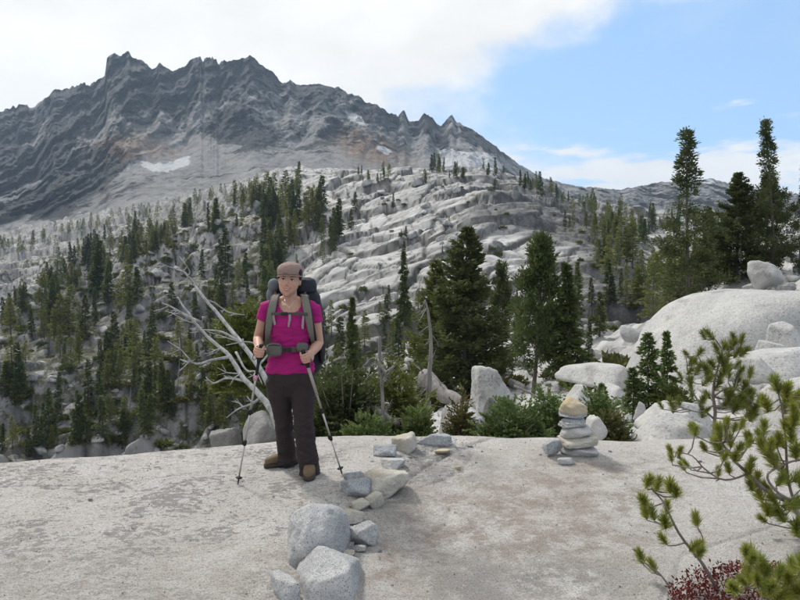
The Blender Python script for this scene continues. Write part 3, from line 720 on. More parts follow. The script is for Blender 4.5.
for zi, (poly, n, (ha, hb_), sh, grp, l1, l2) in enumerate(ZONES):
    for i in range(n):
        for _ in range(6):
            x, y = rand_in(poly, R)
            p = hill_hit(x, y, 25)
            if p is not None and float(perlin(np.array(x / 26.0 + 3), np.array(y / 15.0), np.array(zi * 3.7))) > -0.12 + 0.25 * R.rand(): break
        if p is None: continue
        hp = ha + (hb_ - ha) * R.rand() ** 1.4
        hm = min(hp / F * p.y, 17.0)
        lar = R.rand() < sh
        sz = 'tall ' if hp > ha + 0.6 * (hb_ - ha) else ('short ' if hp < ha + 0.2 * (hb_ - ha) else 'mid-height '); wh = ', ' + where(x)
        k = R.randint(0, 20); rz = R.rand() * 6.28
        if lar: plant('larch_tree', LARCH[k % 6], p, hm, 10, rz, sz + l2 + wh, 'tree', grp, 1.05 + 0.6 * R.rand())
        elif R.rand() < 0.16 and zi in (1, 2, 8, 9): plant('scrub_pine', SCRUB[k % 3], p, hm * 0.62, 10, rz, sz + l1.replace('fir', 'scrubby pine') + wh, 'tree', grp, 1.2)
        else: plant('fir_tree', FIR[k % 8], p, hm, 10, rz, sz + l1 + wh, 'tree', grp, 0.9 + 0.65 * R.rand())
FARZ = [([(0, 262), (80, 242), (200, 206), (262, 192), (300, 186), (250, 184), (120, 218), (0, 244)], 110, (5, 11), 'tiny far trees dotted over the scree below the cliffs', 'tiny conifer on scree below the dark mountain'),
        ([(560, 200), (640, 212), (760, 214), (760, 224), (640, 226), (560, 212)], 60, (6, 13), 'tiny far trees under the right ridge', 'tiny conifer under the pale far ridge on the right')]
for poly, n, (ha, hb_), grp, lb in FARZ:
    for i in range(n):
        x, y = rand_in(poly, R); p = hill_hit(x, y, 60)
        if p is None: continue
        hm = (ha + (hb_ - ha) * R.rand()) / F * p.y
        tag(obj('far_conifer', MINI[R.randint(0, 4)], None, p, (0, 0, R.rand() * 6.28), hm / 10), lb + ', ' + where(x), 'tree', grp)

def bare_tree(seed):
    rr = random.Random(seed); g = [tube([(0, 0, -0.3), (0.1, 0, 4), (0.05, 0.1, 9.5)], [0.17, 0.12, 0.02], 6)]
    for i in range(34):
        h = 1.5 + 7.6 * rr.random(); a = rr.random() * 6.28; L = (10 - h) * 0.16 * (0.4 + rr.random())
        g.append(tube([(0.08, 0, h), (cos(a) * L, sin(a) * L, h + L * rr.uniform(-0.4, 0.35))], [0.04, 0.012], 3, False))
    return mesh_py('bare_tree', *join_geo(g), 'grey_wood')
BARE = [bare_tree(i) for i in range(3)]
for x, y, hp in ((30, 330, 26), (84, 300, 22), (118, 352, 34), (152, 300, 26), (176, 402, 40), (228, 300, 26), (60, 420, 44), (206, 352, 30), (250, 250, 22), (312, 262, 24), (418, 330, 40), (520, 345, 38), (612, 300, 30), (632, 262, 24), (560, 240, 14), (128, 428, 40)):
    p = hill_hit(x, y, 25)
    tag(obj('bare_snag', BARE[int(x) % 3], None, p, (0.06 * sin(x), 0.08 * cos(x), x), hp / F * p.y / 10), 'bare grey dead conifer standing on the slope, ' + where(x), 'dead tree', 'bare dead conifers on the slopes')

# low brush on the ledges: small shrubs among the trees
def brush(seed, mat):
    R = np.random.RandomState(seed); n = 260
    d = R.randn(n, 3); d[:, 2] = np.abs(d[:, 2]); d /= np.linalg.norm(d, axis=1)[:, None]
    lump = 0.7 + 0.5 * perlin(d[:, 0] * 2 + seed, d[:, 1] * 2, d[:, 2] * 2)
    B = d * np.array([1.0, 1.0, 0.75]) * (lump * (0.55 + 0.45 * R.rand(n)))[:, None]
    return soup('brush', [leaves(B, d + R.randn(n, 3) * 0.5 + np.array([0, 0, 0.4]), 0.36, 0.10, R)], mat)
BR = [brush(1, 'fir_leaf'), brush(2, 'olive_leaf'), brush(3, 'pine_leaf')]
BZ = [([(0, 335), (120, 282), (258, 262), (290, 320), (280, 445), (0, 462)], 150, 'low shrub on the ledges of the lower left slope', 'shrubs on the lower left slope', (0.8, 1.9)),
      ([(0, 318), (130, 236), (262, 196), (262, 225), (120, 280), (0, 345)], 70, 'low shrub under the trees of the left crest', 'shrubs along the left crest', (1.0, 2.2)),
      ([(340, 190), (520, 178), (640, 225), (640, 330), (420, 340), (340, 330)], 60, 'small shrub rooted in a crack of the granite dome', 'shrubs on the granite dome', (0.5, 1.4)),
      ([(300, 340), (400, 350), (560, 372), (640, 350), (640, 395), (480, 400), (300, 430)], 60, 'low shrub on the rocky floor below the granite dome', 'shrubs below the granite dome', (0.5, 1.1))]
for poly, n, lb, grp, (sa, sb) in BZ:
    for i in range(n):
        x, y = rand_in(poly, R); p = hill_hit(x, y, 22)
        if p is None: continue
        q = sa + (sb - sa) * R.rand()
        tag(obj('low_shrub', BR[R.randint(0, 3)], None, p, (0, 0, R.rand() * 6.28), (q, q, q * (0.6 + 0.5 * R.rand()))), ('large ' if q > sa + 0.6 * (sb - sa) else 'small ') + lb.replace('small ', '') + ', ' + where(x), 'shrub', grp)

# ================================================================ the large conifers
PINE_A = conifer(101, 10, 2.7, 'dense', 19000, 0.27, ('darkpine_leaf', 'bark_dark'))
PINE_B = conifer(102, 10, 2.3, 'pine', 15000, 0.26, ('fir_leaf', 'bark'), 0.25)
PINE_C = conifer(103, 10, 2.0, 'fir', 13000, 0.27, ('fir_leaf', 'bark'), 0.27)
PINE_D = conifer(104, 10, 2.4, 'pine', 12000, 0.24, ('darkpine_leaf', 'bark'))
PINE_E = conifer(105, 10, 2.2, 'snagtop', 15000, 0.15, ('darkpine_leaf', 'bark'))
PINE_F = conifer(106, 10, 2.4, 'dense', 15000, 0.26, ('pine_leaf', 'bark'))
def hero(name, pr, x, yb_, yt, Y, label, wide=1.0, rz=0.0, H0=10, grp=None, lean=(0, 0)):
    p = P(x, yb_, Y); zt = P(x, yt, Y).z
    if Y > 25: p.z = min(p.z, hill_z(p.x, p.y))
    h = zt - p.z
    return plant(name, pr, p, h, H0, rz, label, 'tree', grp, wide, lean)
hero('pine_tree', PINE_A, 464, 405, 229, 40, 'largest dense dark pine standing mid-scene right of the hiker', 1.10, 0.4)
hero('pine_tree', PINE_F, 437, 396, 262, 43, 'olive-green pine pressed against the left side of the largest pine', 0.95, 1.4)
hero('pine_tree', PINE_B, 532, 412, 243, 32, 'pine with bare lower trunk, left of the two above the stone cairn', 0.92, 2.0)
hero('fir_tree', PINE_C, 570, 412, 264, 31, 'fir with bare lower trunk, right of the two above the stone cairn', 1.25, 0.9)
hero('pine_tree', PINE_D, 503, 398, 268, 44, 'slim pine between the largest pine and the trunk above the cairn', 0.62, 0.2)
hero('fir_tree', PINE_C, 404, 322, 252, 95, 'narrow dark fir on the dome face left of the largest pine', 0.8, 2.2)
hero('fir_tree', PINE_C, 352, 372, 298, 55, 'slender dark fir just right of the backpack', 0.75, 3.3)
hero('pine_tree', PINE_E, 691, 296, 131, 37, 'tall thin open-crowned pine above the big boulder', 1.25, 0.7)
hero('pine_tree', PINE_A, 736, 286, 174, 39, 'broad dense dark pine behind the big boulder', 1.15, 2.6)
hero('pine_tree', PINE_F, 712, 290, 208, 41, 'shorter green pine between the thin pine and the dense pine', 0.95, 1.6)
hero('pine_tree', PINE_E, 774, 276, 121, 38, 'tall spiky pine rising second from the right edge', 1.05, 3.9)
hero('pine_tree', PINE_D, 766, 278, 176, 40, 'dense lower pine at the foot of the tall spiky pine', 0.95, 5.0)
hero('pine_tree', PINE_E, 799, 272, 146, 37, 'spiky pine cut by the right edge of the view', 0.9, 1.1)
hero('larch_tree', LARCH[1], 668, 300, 236, 46, 'light green larch left of the thin pine at the boulder', 1.1, 1.1)
hero('larch_tree', LARCH[2], 652, 312, 252, 50, 'light green larch farthest left of those beside the boulder', 1.2, 2.1)
hero('larch_tree', LARCH[3], 680, 300, 255, 42, 'short bright larch at the foot of the thin pine', 1.4, 4.1)

# ================================================================ shrubs near the slab
def shrub_mesh(seed, rx, ry, rz, nspray, leafL, mat, layers=True):
    R = np.random.RandomState(seed); Q = []
    for i in range(nspray):
        d = R.randn(3); d[2] = abs(d[2]); d /= np.linalg.norm(d)
        lump = 0.74 + 0.42 * float(perlin(np.array(d[0] * 2.3 + seed), np.array(d[1] * 2.3), np.array(d[2] * 2.3 + seed)))
        c = d * np.array([rx, ry, rz]) * lump * (0.45 + 0.55 * R.rand() ** 0.5)
        o = d * np.array([1, 1, 0.4]) + np.array([0, 0, 0.25]) + R.randn(3) * 0.3; o /= np.linalg.norm(o)
        sd_ = np.cross(o, [0, 0, 1]); sd_ /= np.linalg.norm(sd_) + 1e-6
        m = 9; f = np.linspace(0, 1, m); sg = np.where(np.arange(m) % 2, 1, -1)
        B = c + o * (f * leafL * 1.6)[:, None]
        D = o * 0.75 + sd_ * (sg * (1.0 - 0.6 * f))[:, None] + R.randn(m, 3) * 0.18
        Q.append(leaves(B, D, leafL * (1.0 - 0.45 * f), leafL * 0.20, R))
    return soup('foliage', Q, mat)
def shrub(name, seed, x, yb_, Y, wpx, hpx, mat, label, n=520, leafL=0.06, deep=0.8):
    p = P(x, yb_, Y); k = Y / F
    p.z = min(p.z, hill_z(p.x, p.y) + 0.03) if Y > 11.5 else p.z
    rx, rz = wpx * k / 2, hpx * k
    o = empty(name, p, 0, label, 'shrub')
    obj('foliage', shrub_mesh(seed, rx * 1.08, rx * deep, rz * 1.1, n, leafL, mat), o)
    rr = random.Random(seed); st = []
    for i in range(7):
        a = rr.random() * 6.28; e = Vector((cos(a) * rx * 0.7, sin(a) * rx * deep * 0.7, rz * (0.4 + 0.45 * rr.random())))
        st.append(tube([(0, 0, -0.15), e * 0.45 + Vector((0, 0, 0.03)), e], [0.022, 0.014, 0.005], 5))
    obj('stem', mesh_py('stem', *join_geo(st), 'bark'), o)
    return o
shrub('juniper_mat', 1, 512, 452, 7.6, 92, 54, 'hemlock_leaf', 'low spreading dark green evergreen mat left of the cairn', 900, 0.062)
shrub('juniper_mat', 2, 548, 452, 8.2, 56, 66, 'hemlock_leaf', 'taller evergreen clump directly behind the cairn', 620, 0.064)
shrub('evergreen_shrub', 3, 600, 446, 8.6, 50, 62, 'hemlock_leaf', 'green conifer shrub just right of the cairn top', 560, 0.064)
shrub('olive_shrub', 4, 608, 450, 7.8, 56, 38, 'olive_leaf', 'olive-brown low shrub at the right of the cairn', 560, 0.05)
shrub('evergreen_shrub', 5, 346, 462, 8.4, 92, 112, 'darkpine_leaf', 'dark bushy pine shrub close behind the hiker right side', 1000, 0.085)
shrub('evergreen_shrub', 6, 394, 462, 9.0, 84, 108, 'pine_leaf', 'olive pine shrub behind the grey forked snag', 900, 0.085)
shrub('evergreen_shrub', 7, 370, 455, 7.6, 52, 40, 'hemlock_leaf', 'bright green low shrub below the grey forked snag', 420, 0.065)
shrub('evergreen_shrub', 8, 418, 452, 7.8, 34, 54, 'hemlock_leaf', 'small green shrub at the foot of the tall grey snag', 320, 0.062)
shrub('evergreen_shrub', 9, 460, 448, 8.0, 30, 58, 'olive_leaf', 'thin straggly shrub left of the pointed boulder', 240, 0.055)
shrub('rust_shrub', 10, 463, 438, 8.1, 14, 46, 'rust_leaf', 'small rusty-orange shrub left of the pointed boulder', 40, 0.05)
shrub('evergreen_shrub', 11, 246, 392, 10.5, 74, 100, 'pine_leaf', 'yellow-tipped pine shrub behind the silver dead tree', 800, 0.10)
shrub('evergreen_shrub', 12, 322, 470, 9.5, 66, 130, 'darkpine_leaf', 'dark shrub directly behind the hiker legs', 520, 0.085)
shrub('evergreen_shrub', 13, 258, 470, 9.8, 44, 62, 'olive_leaf', 'low olive shrub at the roots of the dead tree', 420, 0.075)
shrub('evergreen_shrub', 14, 672, 412, 10.2, 46, 26, 'pine_leaf', 'low green shrub at the foot of the small fir', 380, 0.06)
#shrub('evergreen_shrub', 15, 789, 364, 11.0, 28, 18, 'pine_leaf', 'small green tuft of shrub on the right slabs', 240, 0.06)
shrub('evergreen_shrub', 16, 606, 368, 24.0, 70, 16, 'pine_leaf', 'low green scrub strip left of the grey rock', 420, 0.16)
# small layered fir beside the big boulder
sf1 = conifer(140, 1.5, 0.62, 'fir', 5200, 0.085, ('hemlock_leaf', 'bark')); sf2 = conifer(141, 1.5, 0.5, 'fir', 4200, 0.085, ('hemlock_leaf', 'bark'))
hero('small_fir', sf1, 648, 412, 334, 10.5, 'small layered green fir in front of the big boulder', 1.05, 0.0, 1.5)
hero('small_fir', sf2, 667, 410, 332, 10.8, 'slimmer twin of the small fir in front of the big boulder', 0.8, 1.3, 1.5)
hero('small_fir', sf2, 633, 414, 368, 10.4, 'short bushy fir at the left foot of the small fir pair', 1.5, 2.3, 1.5)
hero('small_fir', sf1, 602, 440, 384, 9.2, 'small fir rising behind the cairn on the right', 1.0, 2.0, 1.5)

# ================================================================ dead trees and logs
def taper_path(pts, r0, r1, n=7, wob=0.0, seed=0, sub=4):
    rr = random.Random(seed); pts = [Vector(p) for p in pts]; path = []
    for i in range(len(pts) - 1):
        a = pts[max(i - 1, 0)]; b = pts[i]; c = pts[i + 1]; d = pts[min(i + 2, len(pts) - 1)]
        for k in range(sub):
            t = k / sub
            path.append(0.5 * ((2 * b) + (c - a) * t + (2 * a - 5 * b + 4 * c - d) * t * t + (3 * b - a - 3 * c + d) * t ** 3))
    path.append(pts[-1])
    path = [p + Vector((rr.uniform(-wob, wob), rr.uniform(-wob, wob), rr.uniform(-wob, wob))) for p in path]
    m = len(path) - 1
    return path, tube(path, [r0 + (r1 - r0) * (i / m) ** 0.9 for i in range(m + 1)], n)
def dead_tree(name, label, root_px, Y, stems, mat, twigs=14, tw=0.30, seed=1, tdir=None, tr=0.010):
    root = P(*root_px, Y); o = empty(name, root, 0, label, 'dead tree')
    rr = random.Random(seed)
    for si, (pts, r0, r1) in enumerate(stems):
        pp_ = [P(x, y, yy) - root for x, y, yy in pts]
        path, g = taper_path(pp_, r0, r1, 9, r0 * 0.12, seed + si)
        obj('stem' if si else 'trunk', mesh_py('stem', *g, mat), o)
        for k in range(twigs if r0 > 0.018 else max(2, twigs // 4)):
            i = rr.randint(len(path) // 5, len(path) - 2); b = path[i]
            d = Vector(tdir) if tdir else Vector((-0.6, 0, 0.1))
            d = (d + Vector((rr.gauss(0, 0.5), rr.gauss(0, 0.6), rr.gauss(0, 0.4)))).normalized()
            L = tw * (0.35 + rr.random()) * (1 if r0 > 0.018 else 0.5)
            mid = b + d * L * 0.5 + Vector((rr.gauss(0, 0.06) * L, rr.gauss(0, 0.1) * L, rr.gauss(0, 0.1) * L)); end = b + d * L + Vector((0, 0, rr.gauss(0.02, 0.14) * L))
            parts = [tube([b, mid, end], [tr, tr * 0.65, tr * 0.25], 5)]
            for _ in range(2):
                e2 = mid + (d + Vector((rr.gauss(0, 0.6), rr.gauss(0, 0.5), rr.gauss(0, 0.5)))).normalized() * L * 0.4
                parts.append(tube([mid, e2], [tr * 0.5, tr * 0.2], 4))
            obj('branch', mesh_py('branch', *join_geo(parts), mat), o)
    return o
dead_tree('dead_tree', 'silver-grey bleached dead tree leaning left beside the hiker', (281, 436), 7.7, [
    ([(284, 445, 7.6), (272, 412, 7.8), (258, 393, 8.0), (244, 379, 8.2), (230, 357, 8.4), (212, 341, 8.6), (196, 324, 8.8), (187, 311, 8.9), (177, 297, 9.0)], 0.044, 0.009),
    ([(284, 440, 7.8), (274, 398, 8.1), (258, 366, 8.4), (241, 343, 8.7), (224, 321, 9.0), (206, 300, 9.2), (193, 283, 9.4), (184, 272, 9.5), (176, 269, 9.6)], 0.042, 0.008),
    ([(200, 322, 8.75), (185, 315, 8.7), (172, 307, 8.6), (162, 303, 8.5)], 0.020, 0.006),
    ([(230, 357, 8.4), (212, 360, 8.3), (198, 364, 8.2), (188, 360, 8.1)], 0.020, 0.006),
    ([(246, 381, 8.2), (228, 378, 8.3), (214, 383, 8.2), (206, 377, 8.2)], 0.018, 0.005),
    ([(193, 283, 9.4), (188, 276, 9.2), (190, 272, 9.2), (184, 262, 9.1)], 0.016, 0.005),
    ([(236, 352, 8.5), (246, 370, 8.3), (256, 372, 8.2), (262, 384, 8.1)], 0.016, 0.006),
    ([(240, 342, 8.7), (222, 332, 8.8), (205, 330, 8.8), (190, 329, 8.7)], 0.017, 0.005),
    ([(262, 396, 8.0), (252, 404, 7.9), (240, 408, 7.8), (226, 418, 7.8)], 0.018, 0.005),
    ([(258, 366, 8.4), (268, 352, 8.6), (250, 342, 8.6), (226, 345, 8.5)], 0.016, 0.005),
    ([(206, 300, 9.2), (215, 303, 9.3), (228, 312, 9.4), (245, 315, 9.5)], 0.014, 0.005)],
    'dead_wood', 5, 0.32, 3, (-0.85, 0, 0.12), 0.010)
dead_tree('dead_snag', 'grey forked snag with hanging twigs right of the hiker', (381, 440), 8.0, [
    ([(382, 440, 8.0), (383, 410, 8.0), (382, 385, 8.05), (380, 365, 8.1), (376, 358, 8.1), (366, 361, 8.1)], 0.026, 0.008),
    ([(381, 366, 8.05), (386, 372, 8.0), (394, 366, 8.0)], 0.024, 0.014)], 'grey_wood', 18, 0.16, 5, (-0.3, 0, -0.7), 0.006)
dead_tree('dead_snag', 'tall thin grey snag left of the largest pine', (428, 436), 10.0, [
    ([(427, 440, 10.0), (428, 405, 10.0), (430, 370, 10.0), (431, 340, 10.0), (428, 312, 10.0), (425, 300, 10.0)], 0.05, 0.010)], 'grey_wood', 24, 0.28, 6, (-0.4, 0, -0.4), 0.007)
dead_tree('dead_snag', 'short dark broken stub standing behind the forked snag', (380, 380), 12.0, [
    ([(380, 385, 12), (380, 358, 12), (380, 336, 12)], 0.045, 0.025)], 'grey_wood', 3, 0.2, 8, (0.3, 0, 0.2), 0.008)
dead_tree('fallen_log', 'thick grey fallen log lying behind the tall snag', (446, 398), 12.0, [
    ([(424, 376, 12.4), (440, 392, 12.0), (458, 402, 11.6), (478, 414, 11.2)], 0.16, 0.10)], 'grey_wood', 5, 0.35, 9, (0, -0.3, 0.6), 0.015)
dead_tree('fallen_log', 'curved grey branch lying low right of the bright shrub', (400, 428), 8.2, [
    ([(378, 428, 8.3), (398, 420, 8.2), (412, 424, 8.1), (425, 418, 8.1)], 0.03, 0.016)], 'grey_wood', 4, 0.22, 10, (0.2, 0, 0.5), 0.008)
dead_tree('fallen_log', 'pale grey limb poking up from the shrubs right of the backpack', (326, 374), 8.6, [
    ([(325, 378, 8.6), (328, 366, 8.6), (338, 359, 8.5), (346, 358, 8.5)], 0.022, 0.016)], 'grey_wood', 2, 0.15, 11, (0.3, 0, 0.5), 0.007)
dead_tree('fallen_log', 'grey slanting log half hidden in the dark pine shrub', (360, 400), 8.4, [
    ([(345, 396, 8.8), (362, 400, 8.5), (380, 412, 8.2), (398, 424, 8.0)], 0.05, 0.03)], 'grey_wood', 5, 0.2, 12, (0.1, 0, 0.6), 0.008)
dead_tree('fallen_log', 'thin bare grey branch arching between the two trunks above the cairn', (556, 432), 9.0, [
    ([(514, 386, 9.4), (530, 393, 9.3), (548, 405, 9.2), (562, 420, 9.1)], 0.018, 0.010)], 'grey_wood', 9, 0.22, 13, (-0.2, 0, 0.5), 0.006)

# ================================================================ foreground pine sprigs
def tuft_mesh(seed, mat, n=380, L=0.060):
    R = np.random.RandomState(seed)
    al = R.rand(n) * 0.05
    th = (0.25 + 1.0 * R.rand(n)) * (1 - 0.35 * al / 0.05); ph = R.rand(n) * 2 * pi
    D = np.stack([np.sin(th) * np.cos(ph), np.sin(th) * np.sin(ph), np.cos(th)], 1)
    B = np.stack([0 * al, 0 * al, al * 1.5 - 0.055], 1)
    S = np.cross(D, R.randn(n, 3)); S /= np.linalg.norm(S, axis=1)[:, None]
    Ln = (L * (0.75 + 0.4 * R.rand(n)))[:, None]; w = 0.00125
    Q = np.stack([B - S * w, B + S * w, B + D * Ln * 0.6 + S * w * 1.2, B + D * Ln], 1)
    return soup('needle_tuft', [Q], mat)
TUFT = [tuft_mesh(200 + i, 'needle') for i in range(5)]
TUFT2 = [tuft_mesh(210 + i, 'needle_shade', 240) for i in range(4)]
def sprig(name, label, root_px, Y, stems, tufts, tset, size=1.0, seed=0, r0=0.010, extra=0):
    root = P(*root_px, Y); o = empty(name, root, 0, label, 'pine shrub'); rr = random.Random(seed)
    pts_all = []
    for pts, ra, rb in stems:
        path, g = taper_path([P(x, y, Y + dyy) - root for x, y, dyy in pts], ra, rb, 7, ra * 0.10, seed)
        obj('branch', mesh_py('branch', *g, 'twig'), o); pts_all += path
    more = [(x + rr.uniform(-11, 11), y + rr.uniform(-8, 9), s_ * rr.uniform(0.7, 0.95)) for x, y, s_ in tufts for _ in range(extra)]
    for i, (x, y, s_) in enumerate(list(tufts) + more):
        dY_ = rr.uniform(-0.16, 0.16)
        c = P(x, y, Y + dY_) - root
        q = min(pts_all, key=lambda v: (v - c).length + 2.0 * max(0, v.z - c.z + 0.02))
        dirn = (c - q)
        dirn = (dirn.normalized() * 0.6 + Vector((rr.gauss(0, 0.25), rr.gauss(-0.1, 0.25), 0.75))).normalized()
        b = c - dirn * 0.05
        mid = (q + b) / 2 + Vector((rr.gauss(0, 0.012), rr.gauss(0, 0.012), -0.015))
        obj('twig', mesh_py('twig', *tube([q, mid, b, c + dirn * 0.01], [r0 * 0.45, r0 * 0.4, r0 * 0.34, r0 * 0.25], 5), 'twig'), o)
        t_ = obj('needle_tuft', tset[rr.randint(0, len(tset) - 1)], o, c, dirn.to_track_quat('Z', 'Y').to_euler(), size * s_ * rr.uniform(0.85, 1.15))
    return o
sprig('pine_sprig', 'young pine sprig with separate green tufts at lower right of the slab', (719, 596), 3.7,
      [([(724, 604, 0), (711, 578, 0), (697, 556, 0), (682, 538, 0), (672, 520, 0), (664, 503, 0), (652, 489, 0)], 0.011, 0.004),
       ([(668, 585, -0.05), (660, 574, -0.05), (650, 567, -0.05), (641, 560, -0.05)], 0.005, 0.003), ([(700, 560, 0), (703, 540, 0.02), (697, 526, 0.04)], 0.005, 0.003)],
      [(649, 481, 1), (658, 484, .8), (670, 486, 1.15), (676, 492, .9), (643, 500, .9), (645, 511, .95), (652, 512, .8), (665, 522, 1), (663, 539, .7), (696, 546, 1.1), (700, 552, .8), (696, 519, .8), (667, 507, .8), (640, 556, .8), (652, 565, .75)], TUFT, 1.02, 1)
sprig('pine_shrub', 'sprawling young pine with many tufts reaching in from the right edge', (818, 548), 4.3,
      [([(818, 548, 0), (793, 507, 0), (766, 490, 0), (748, 474, 0), (733, 459, 0), (722, 443, 0)], 0.019, 0.006),
       ([(748, 474, 0), (725, 480, -0.1), (706, 470, -0.12), (692, 456, -0.12), (676, 452, -0.12)], 0.007, 0.003),
       ([(800, 520, 0.05), (788, 480, 0.1), (786, 445, 0.1), (782, 410, 0.1), (778, 392, 0.1)], 0.011, 0.005),
       ([(790, 500, -0.1), (775, 490, -0.15), (768, 474, -0.15), (790, 462, -0.1), (806, 460, -0.1)], 0.009, 0.006),
       ([(812, 470, 0.05), (795, 440, 0.05), (790, 420, 0.05)], 0.009, 0.004)],
      [(670, 450, .6), (680, 451, .6), (682, 466, .55), (693, 429, 1), (718, 446, 1), (719, 432, .95), (704, 448, .7), (735, 457, 1), (751, 464, .9), (726, 425, .8), (767, 406, .95), (776, 384, 1.05), (787, 391, 1.1), (785, 405, 1), (764, 427, 1), (778, 440, 1), (749, 437, .9), (762, 446, 1), (794, 420, 1), (796, 451, 1), (771, 459, 1), (785, 476, 1.05), (758, 491, 1), (773, 500, 1.05), (780, 514, 1.1), (794, 505, 1.1), (797, 527, 1.1), (791, 436, 1), (740, 448, .8), (728, 468, .7), (768, 512, .9), (801, 475, 1.1), (757, 478, .9), (803, 400, 1), (742, 424, .8), (785, 424, .9)], TUFT, 1.12, 2, 0.012, 1)
sprig('pine_shrub', 'upright young pine with clustered tufts before the right-hand slabs', (714, 432), 7.2,
      [([(714, 434, 0), (715, 412, 0), (713, 392, 0), (717, 370, 0), (722, 352, 0), (714, 338, 0)], 0.022, 0.006),
       ([(713, 418, 0), (703, 408, -0.05), (692, 390, -0.05), (688, 372, -0.05), (686, 356, -0.05)], 0.012, 0.004),
       ([(714, 396, 0), (728, 388, 0), (742, 392, 0), (750, 400, 0)], 0.011, 0.005),
       ([(717, 370, 0), (705, 366, 0.1), (698, 356, 0.1)], 0.009, 0.004), ([(714, 405, 0), (700, 412, -0.1), (684, 408, -0.1), (674, 404, -0.1)], 0.009, 0.004),
       ([(720, 358, 0), (732, 348, 0.05), (740, 340, 0.05)], 0.009, 0.004)],
      [(709, 334, 1), (733, 337, .9), (742, 339, 1), (700, 352, 1), (720, 358, 1), (712, 364, 1.1), (724, 366, 1.2), (690, 371, .8), (698, 369, .9), (708, 376, 1), (686, 354, .8), (738, 352, 1), (729, 371, 1.1), (736, 384, 1.2), (744, 388, 1.25), (752, 394, 1.1), (748, 405, 1.1), (730, 395, 1.1), (736, 408, 1.2), (692, 394, .9), (703, 399, .9), (690, 383, .8), (718, 385, 1.1), (726, 404, 1.1), (679, 402, .9), (671, 403, .8), (702, 413, .8), (740, 372, 1), (755, 408, 1), (720, 376, 1), (743, 398, 1.2), (726, 346, .9), (716, 348, .9), (760, 400, .9), (752, 414, 1)], TUFT2, 1.5, 3, 0.014, 1)
sprig('pine_sprig', 'coarse pine sprig in the bottom right corner above red leaves', (772, 612), 3.05,
      [([(776, 616, 0), (764, 592, 0), (755, 570, 0), (752, 560, 0)], 0.009, 0.005), ([(800, 615, 0), (796, 590, 0), (790, 575, 0)], 0.009, 0.005)],
      [(752, 558, 1.2), (760, 566, 1.2), (748, 574, 1.0), (771, 588, 1.2), (787, 578, 1.2), (792, 567, 1.2), (802, 560, 1.2), (798, 592, 1.2), (734, 588, 1.0), (780, 598, 1.2), (766, 578, 1)], TUFT, 0.85, 4, 0.010, 1)

# red autumn ground cover in the corner
R = np.random.RandomState(77); B, D = [], []
while len(B) < 2300:
    x, y = 668 + R.rand() * 150, 556 + R.rand() * 60
    if y < 562 + 22 * abs((x - 745) / 75.0) ** 2 - 6 * perlin(np.array(x / 9.0), np.array(y / 9.0)) + 10 * R.rand(): continue
    p = slab_hit(x, y) if False else None
    Yg = 1.924 / ((y - 285) / F + 0.08); q = P(x, y, Yg)
    B.append((q.x, q.y, float(slab_z(q.x, q.y)) + 0.004 + 0.07 * R.rand() ** 1.5 * min(1, (y - 556) / 25))); D.append(R.randn(3) * 0.7 + np.array([0, -0.2, 0.7]))
Q = leaves(np.array(B), np.array(D), 0.016 + 0.014 * R.rand(len(B)), 0.006, R)
tag(obj('red_ground_cover', soup('red_ground_cover', [Q], 'red_leaf')), 'dark red autumn leaves creeping in the bottom right corner', 'ground cover', kind='stuff')
rr = random.Random(4); parts = []
for i in range(5):
    p = P(690 + 22 * i + rr.uniform(-8, 8), 585 + rr.uniform(-12, 10), 3.6); z = float(slab_z(p.x, p.y)) + 0.012
    a = rr.uniform(-0.6, 0.6); L = rr.uniform(0.05, 0.14)
    me = mesh_py('twig', *tube([Vector((-L, 0, 0)), Vector((0, 0.01, 0.008)), Vector((L, -0.005, 0.004))], [0.004, 0.005, 0.003], 6), 'dead_wood')
    tag(obj('dry_twig', me, None, (p.x, p.y, z), (0, 0, a)), 'short bleached dry twig lying by the red leaves', 'twig', 'dry twigs by the red leaves')
# ================================================================ stones and boulders
_ico = {}
def ico(sub):
    if sub not in _ico:
        bm = bmesh.new(); bmesh.ops.create_icosphere(bm, subdivisions=sub, radius=1.0)
        V = np.array([v.co[:] for v in bm.verts]); Fa = np.array([[v.index for v in f.verts] for f in bm.faces]); bm.free()
        _ico[sub] = (V / np.linalg.norm(V, axis=1)[:, None], Fa)
    return _ico[sub]
def rock_mesh(seed, dims, p=9.0, k=9, mat='rock_grey', sub=4, rough=0.05, planes=None, freq=3.0):
    V, Fa = ico(sub); R = np.random.RandomState(seed)
    if planes is None:
        N = R.randn(k, 3); N /= np.linalg.norm(N, axis=1)[:, None]; dd = 0.62 + 0.38 * R.rand(k)
        N = np.concatenate([N, np.eye(3), -np.eye(3)]); dd = np.concatenate([dd, 0.9 + 0.15 * R.rand(6)])
    else:
        N = np.array([q[:3] for q in planes], float); dd = np.array([q[3] for q in planes]); N /= np.linalg.norm(N, axis=1)[:, None]
        p_ = p
    if planes is None and p >= 8: p = p * 3.6
    elif planes is not None: p = p * 1.6
    proj = np.maximum(V @ N.T, 0) / dd
    r = (proj ** p).sum(1) ** (-1.0 / p)
    W = V * r[:, None]
    W = W / np.abs(W).max(0)
    n = fbm(W[:, 0] * freq + seed, W[:, 1] * freq, W[:, 2] * freq, 4, gain=0.55)
    n = n + 0.45 * ridged(W[:, 0] * freq * 2.3 + seed, W[:, 1] * freq * 2.3, W[:, 2] * freq * 2.3, 3) * (1 if p > 12 else 0.3)
    W = W * (1 + rough * 2.0 * n)[:, None] * (np.array(dims) / 2.0)
    return mesh_np('rock', W, Fa, True, mat)
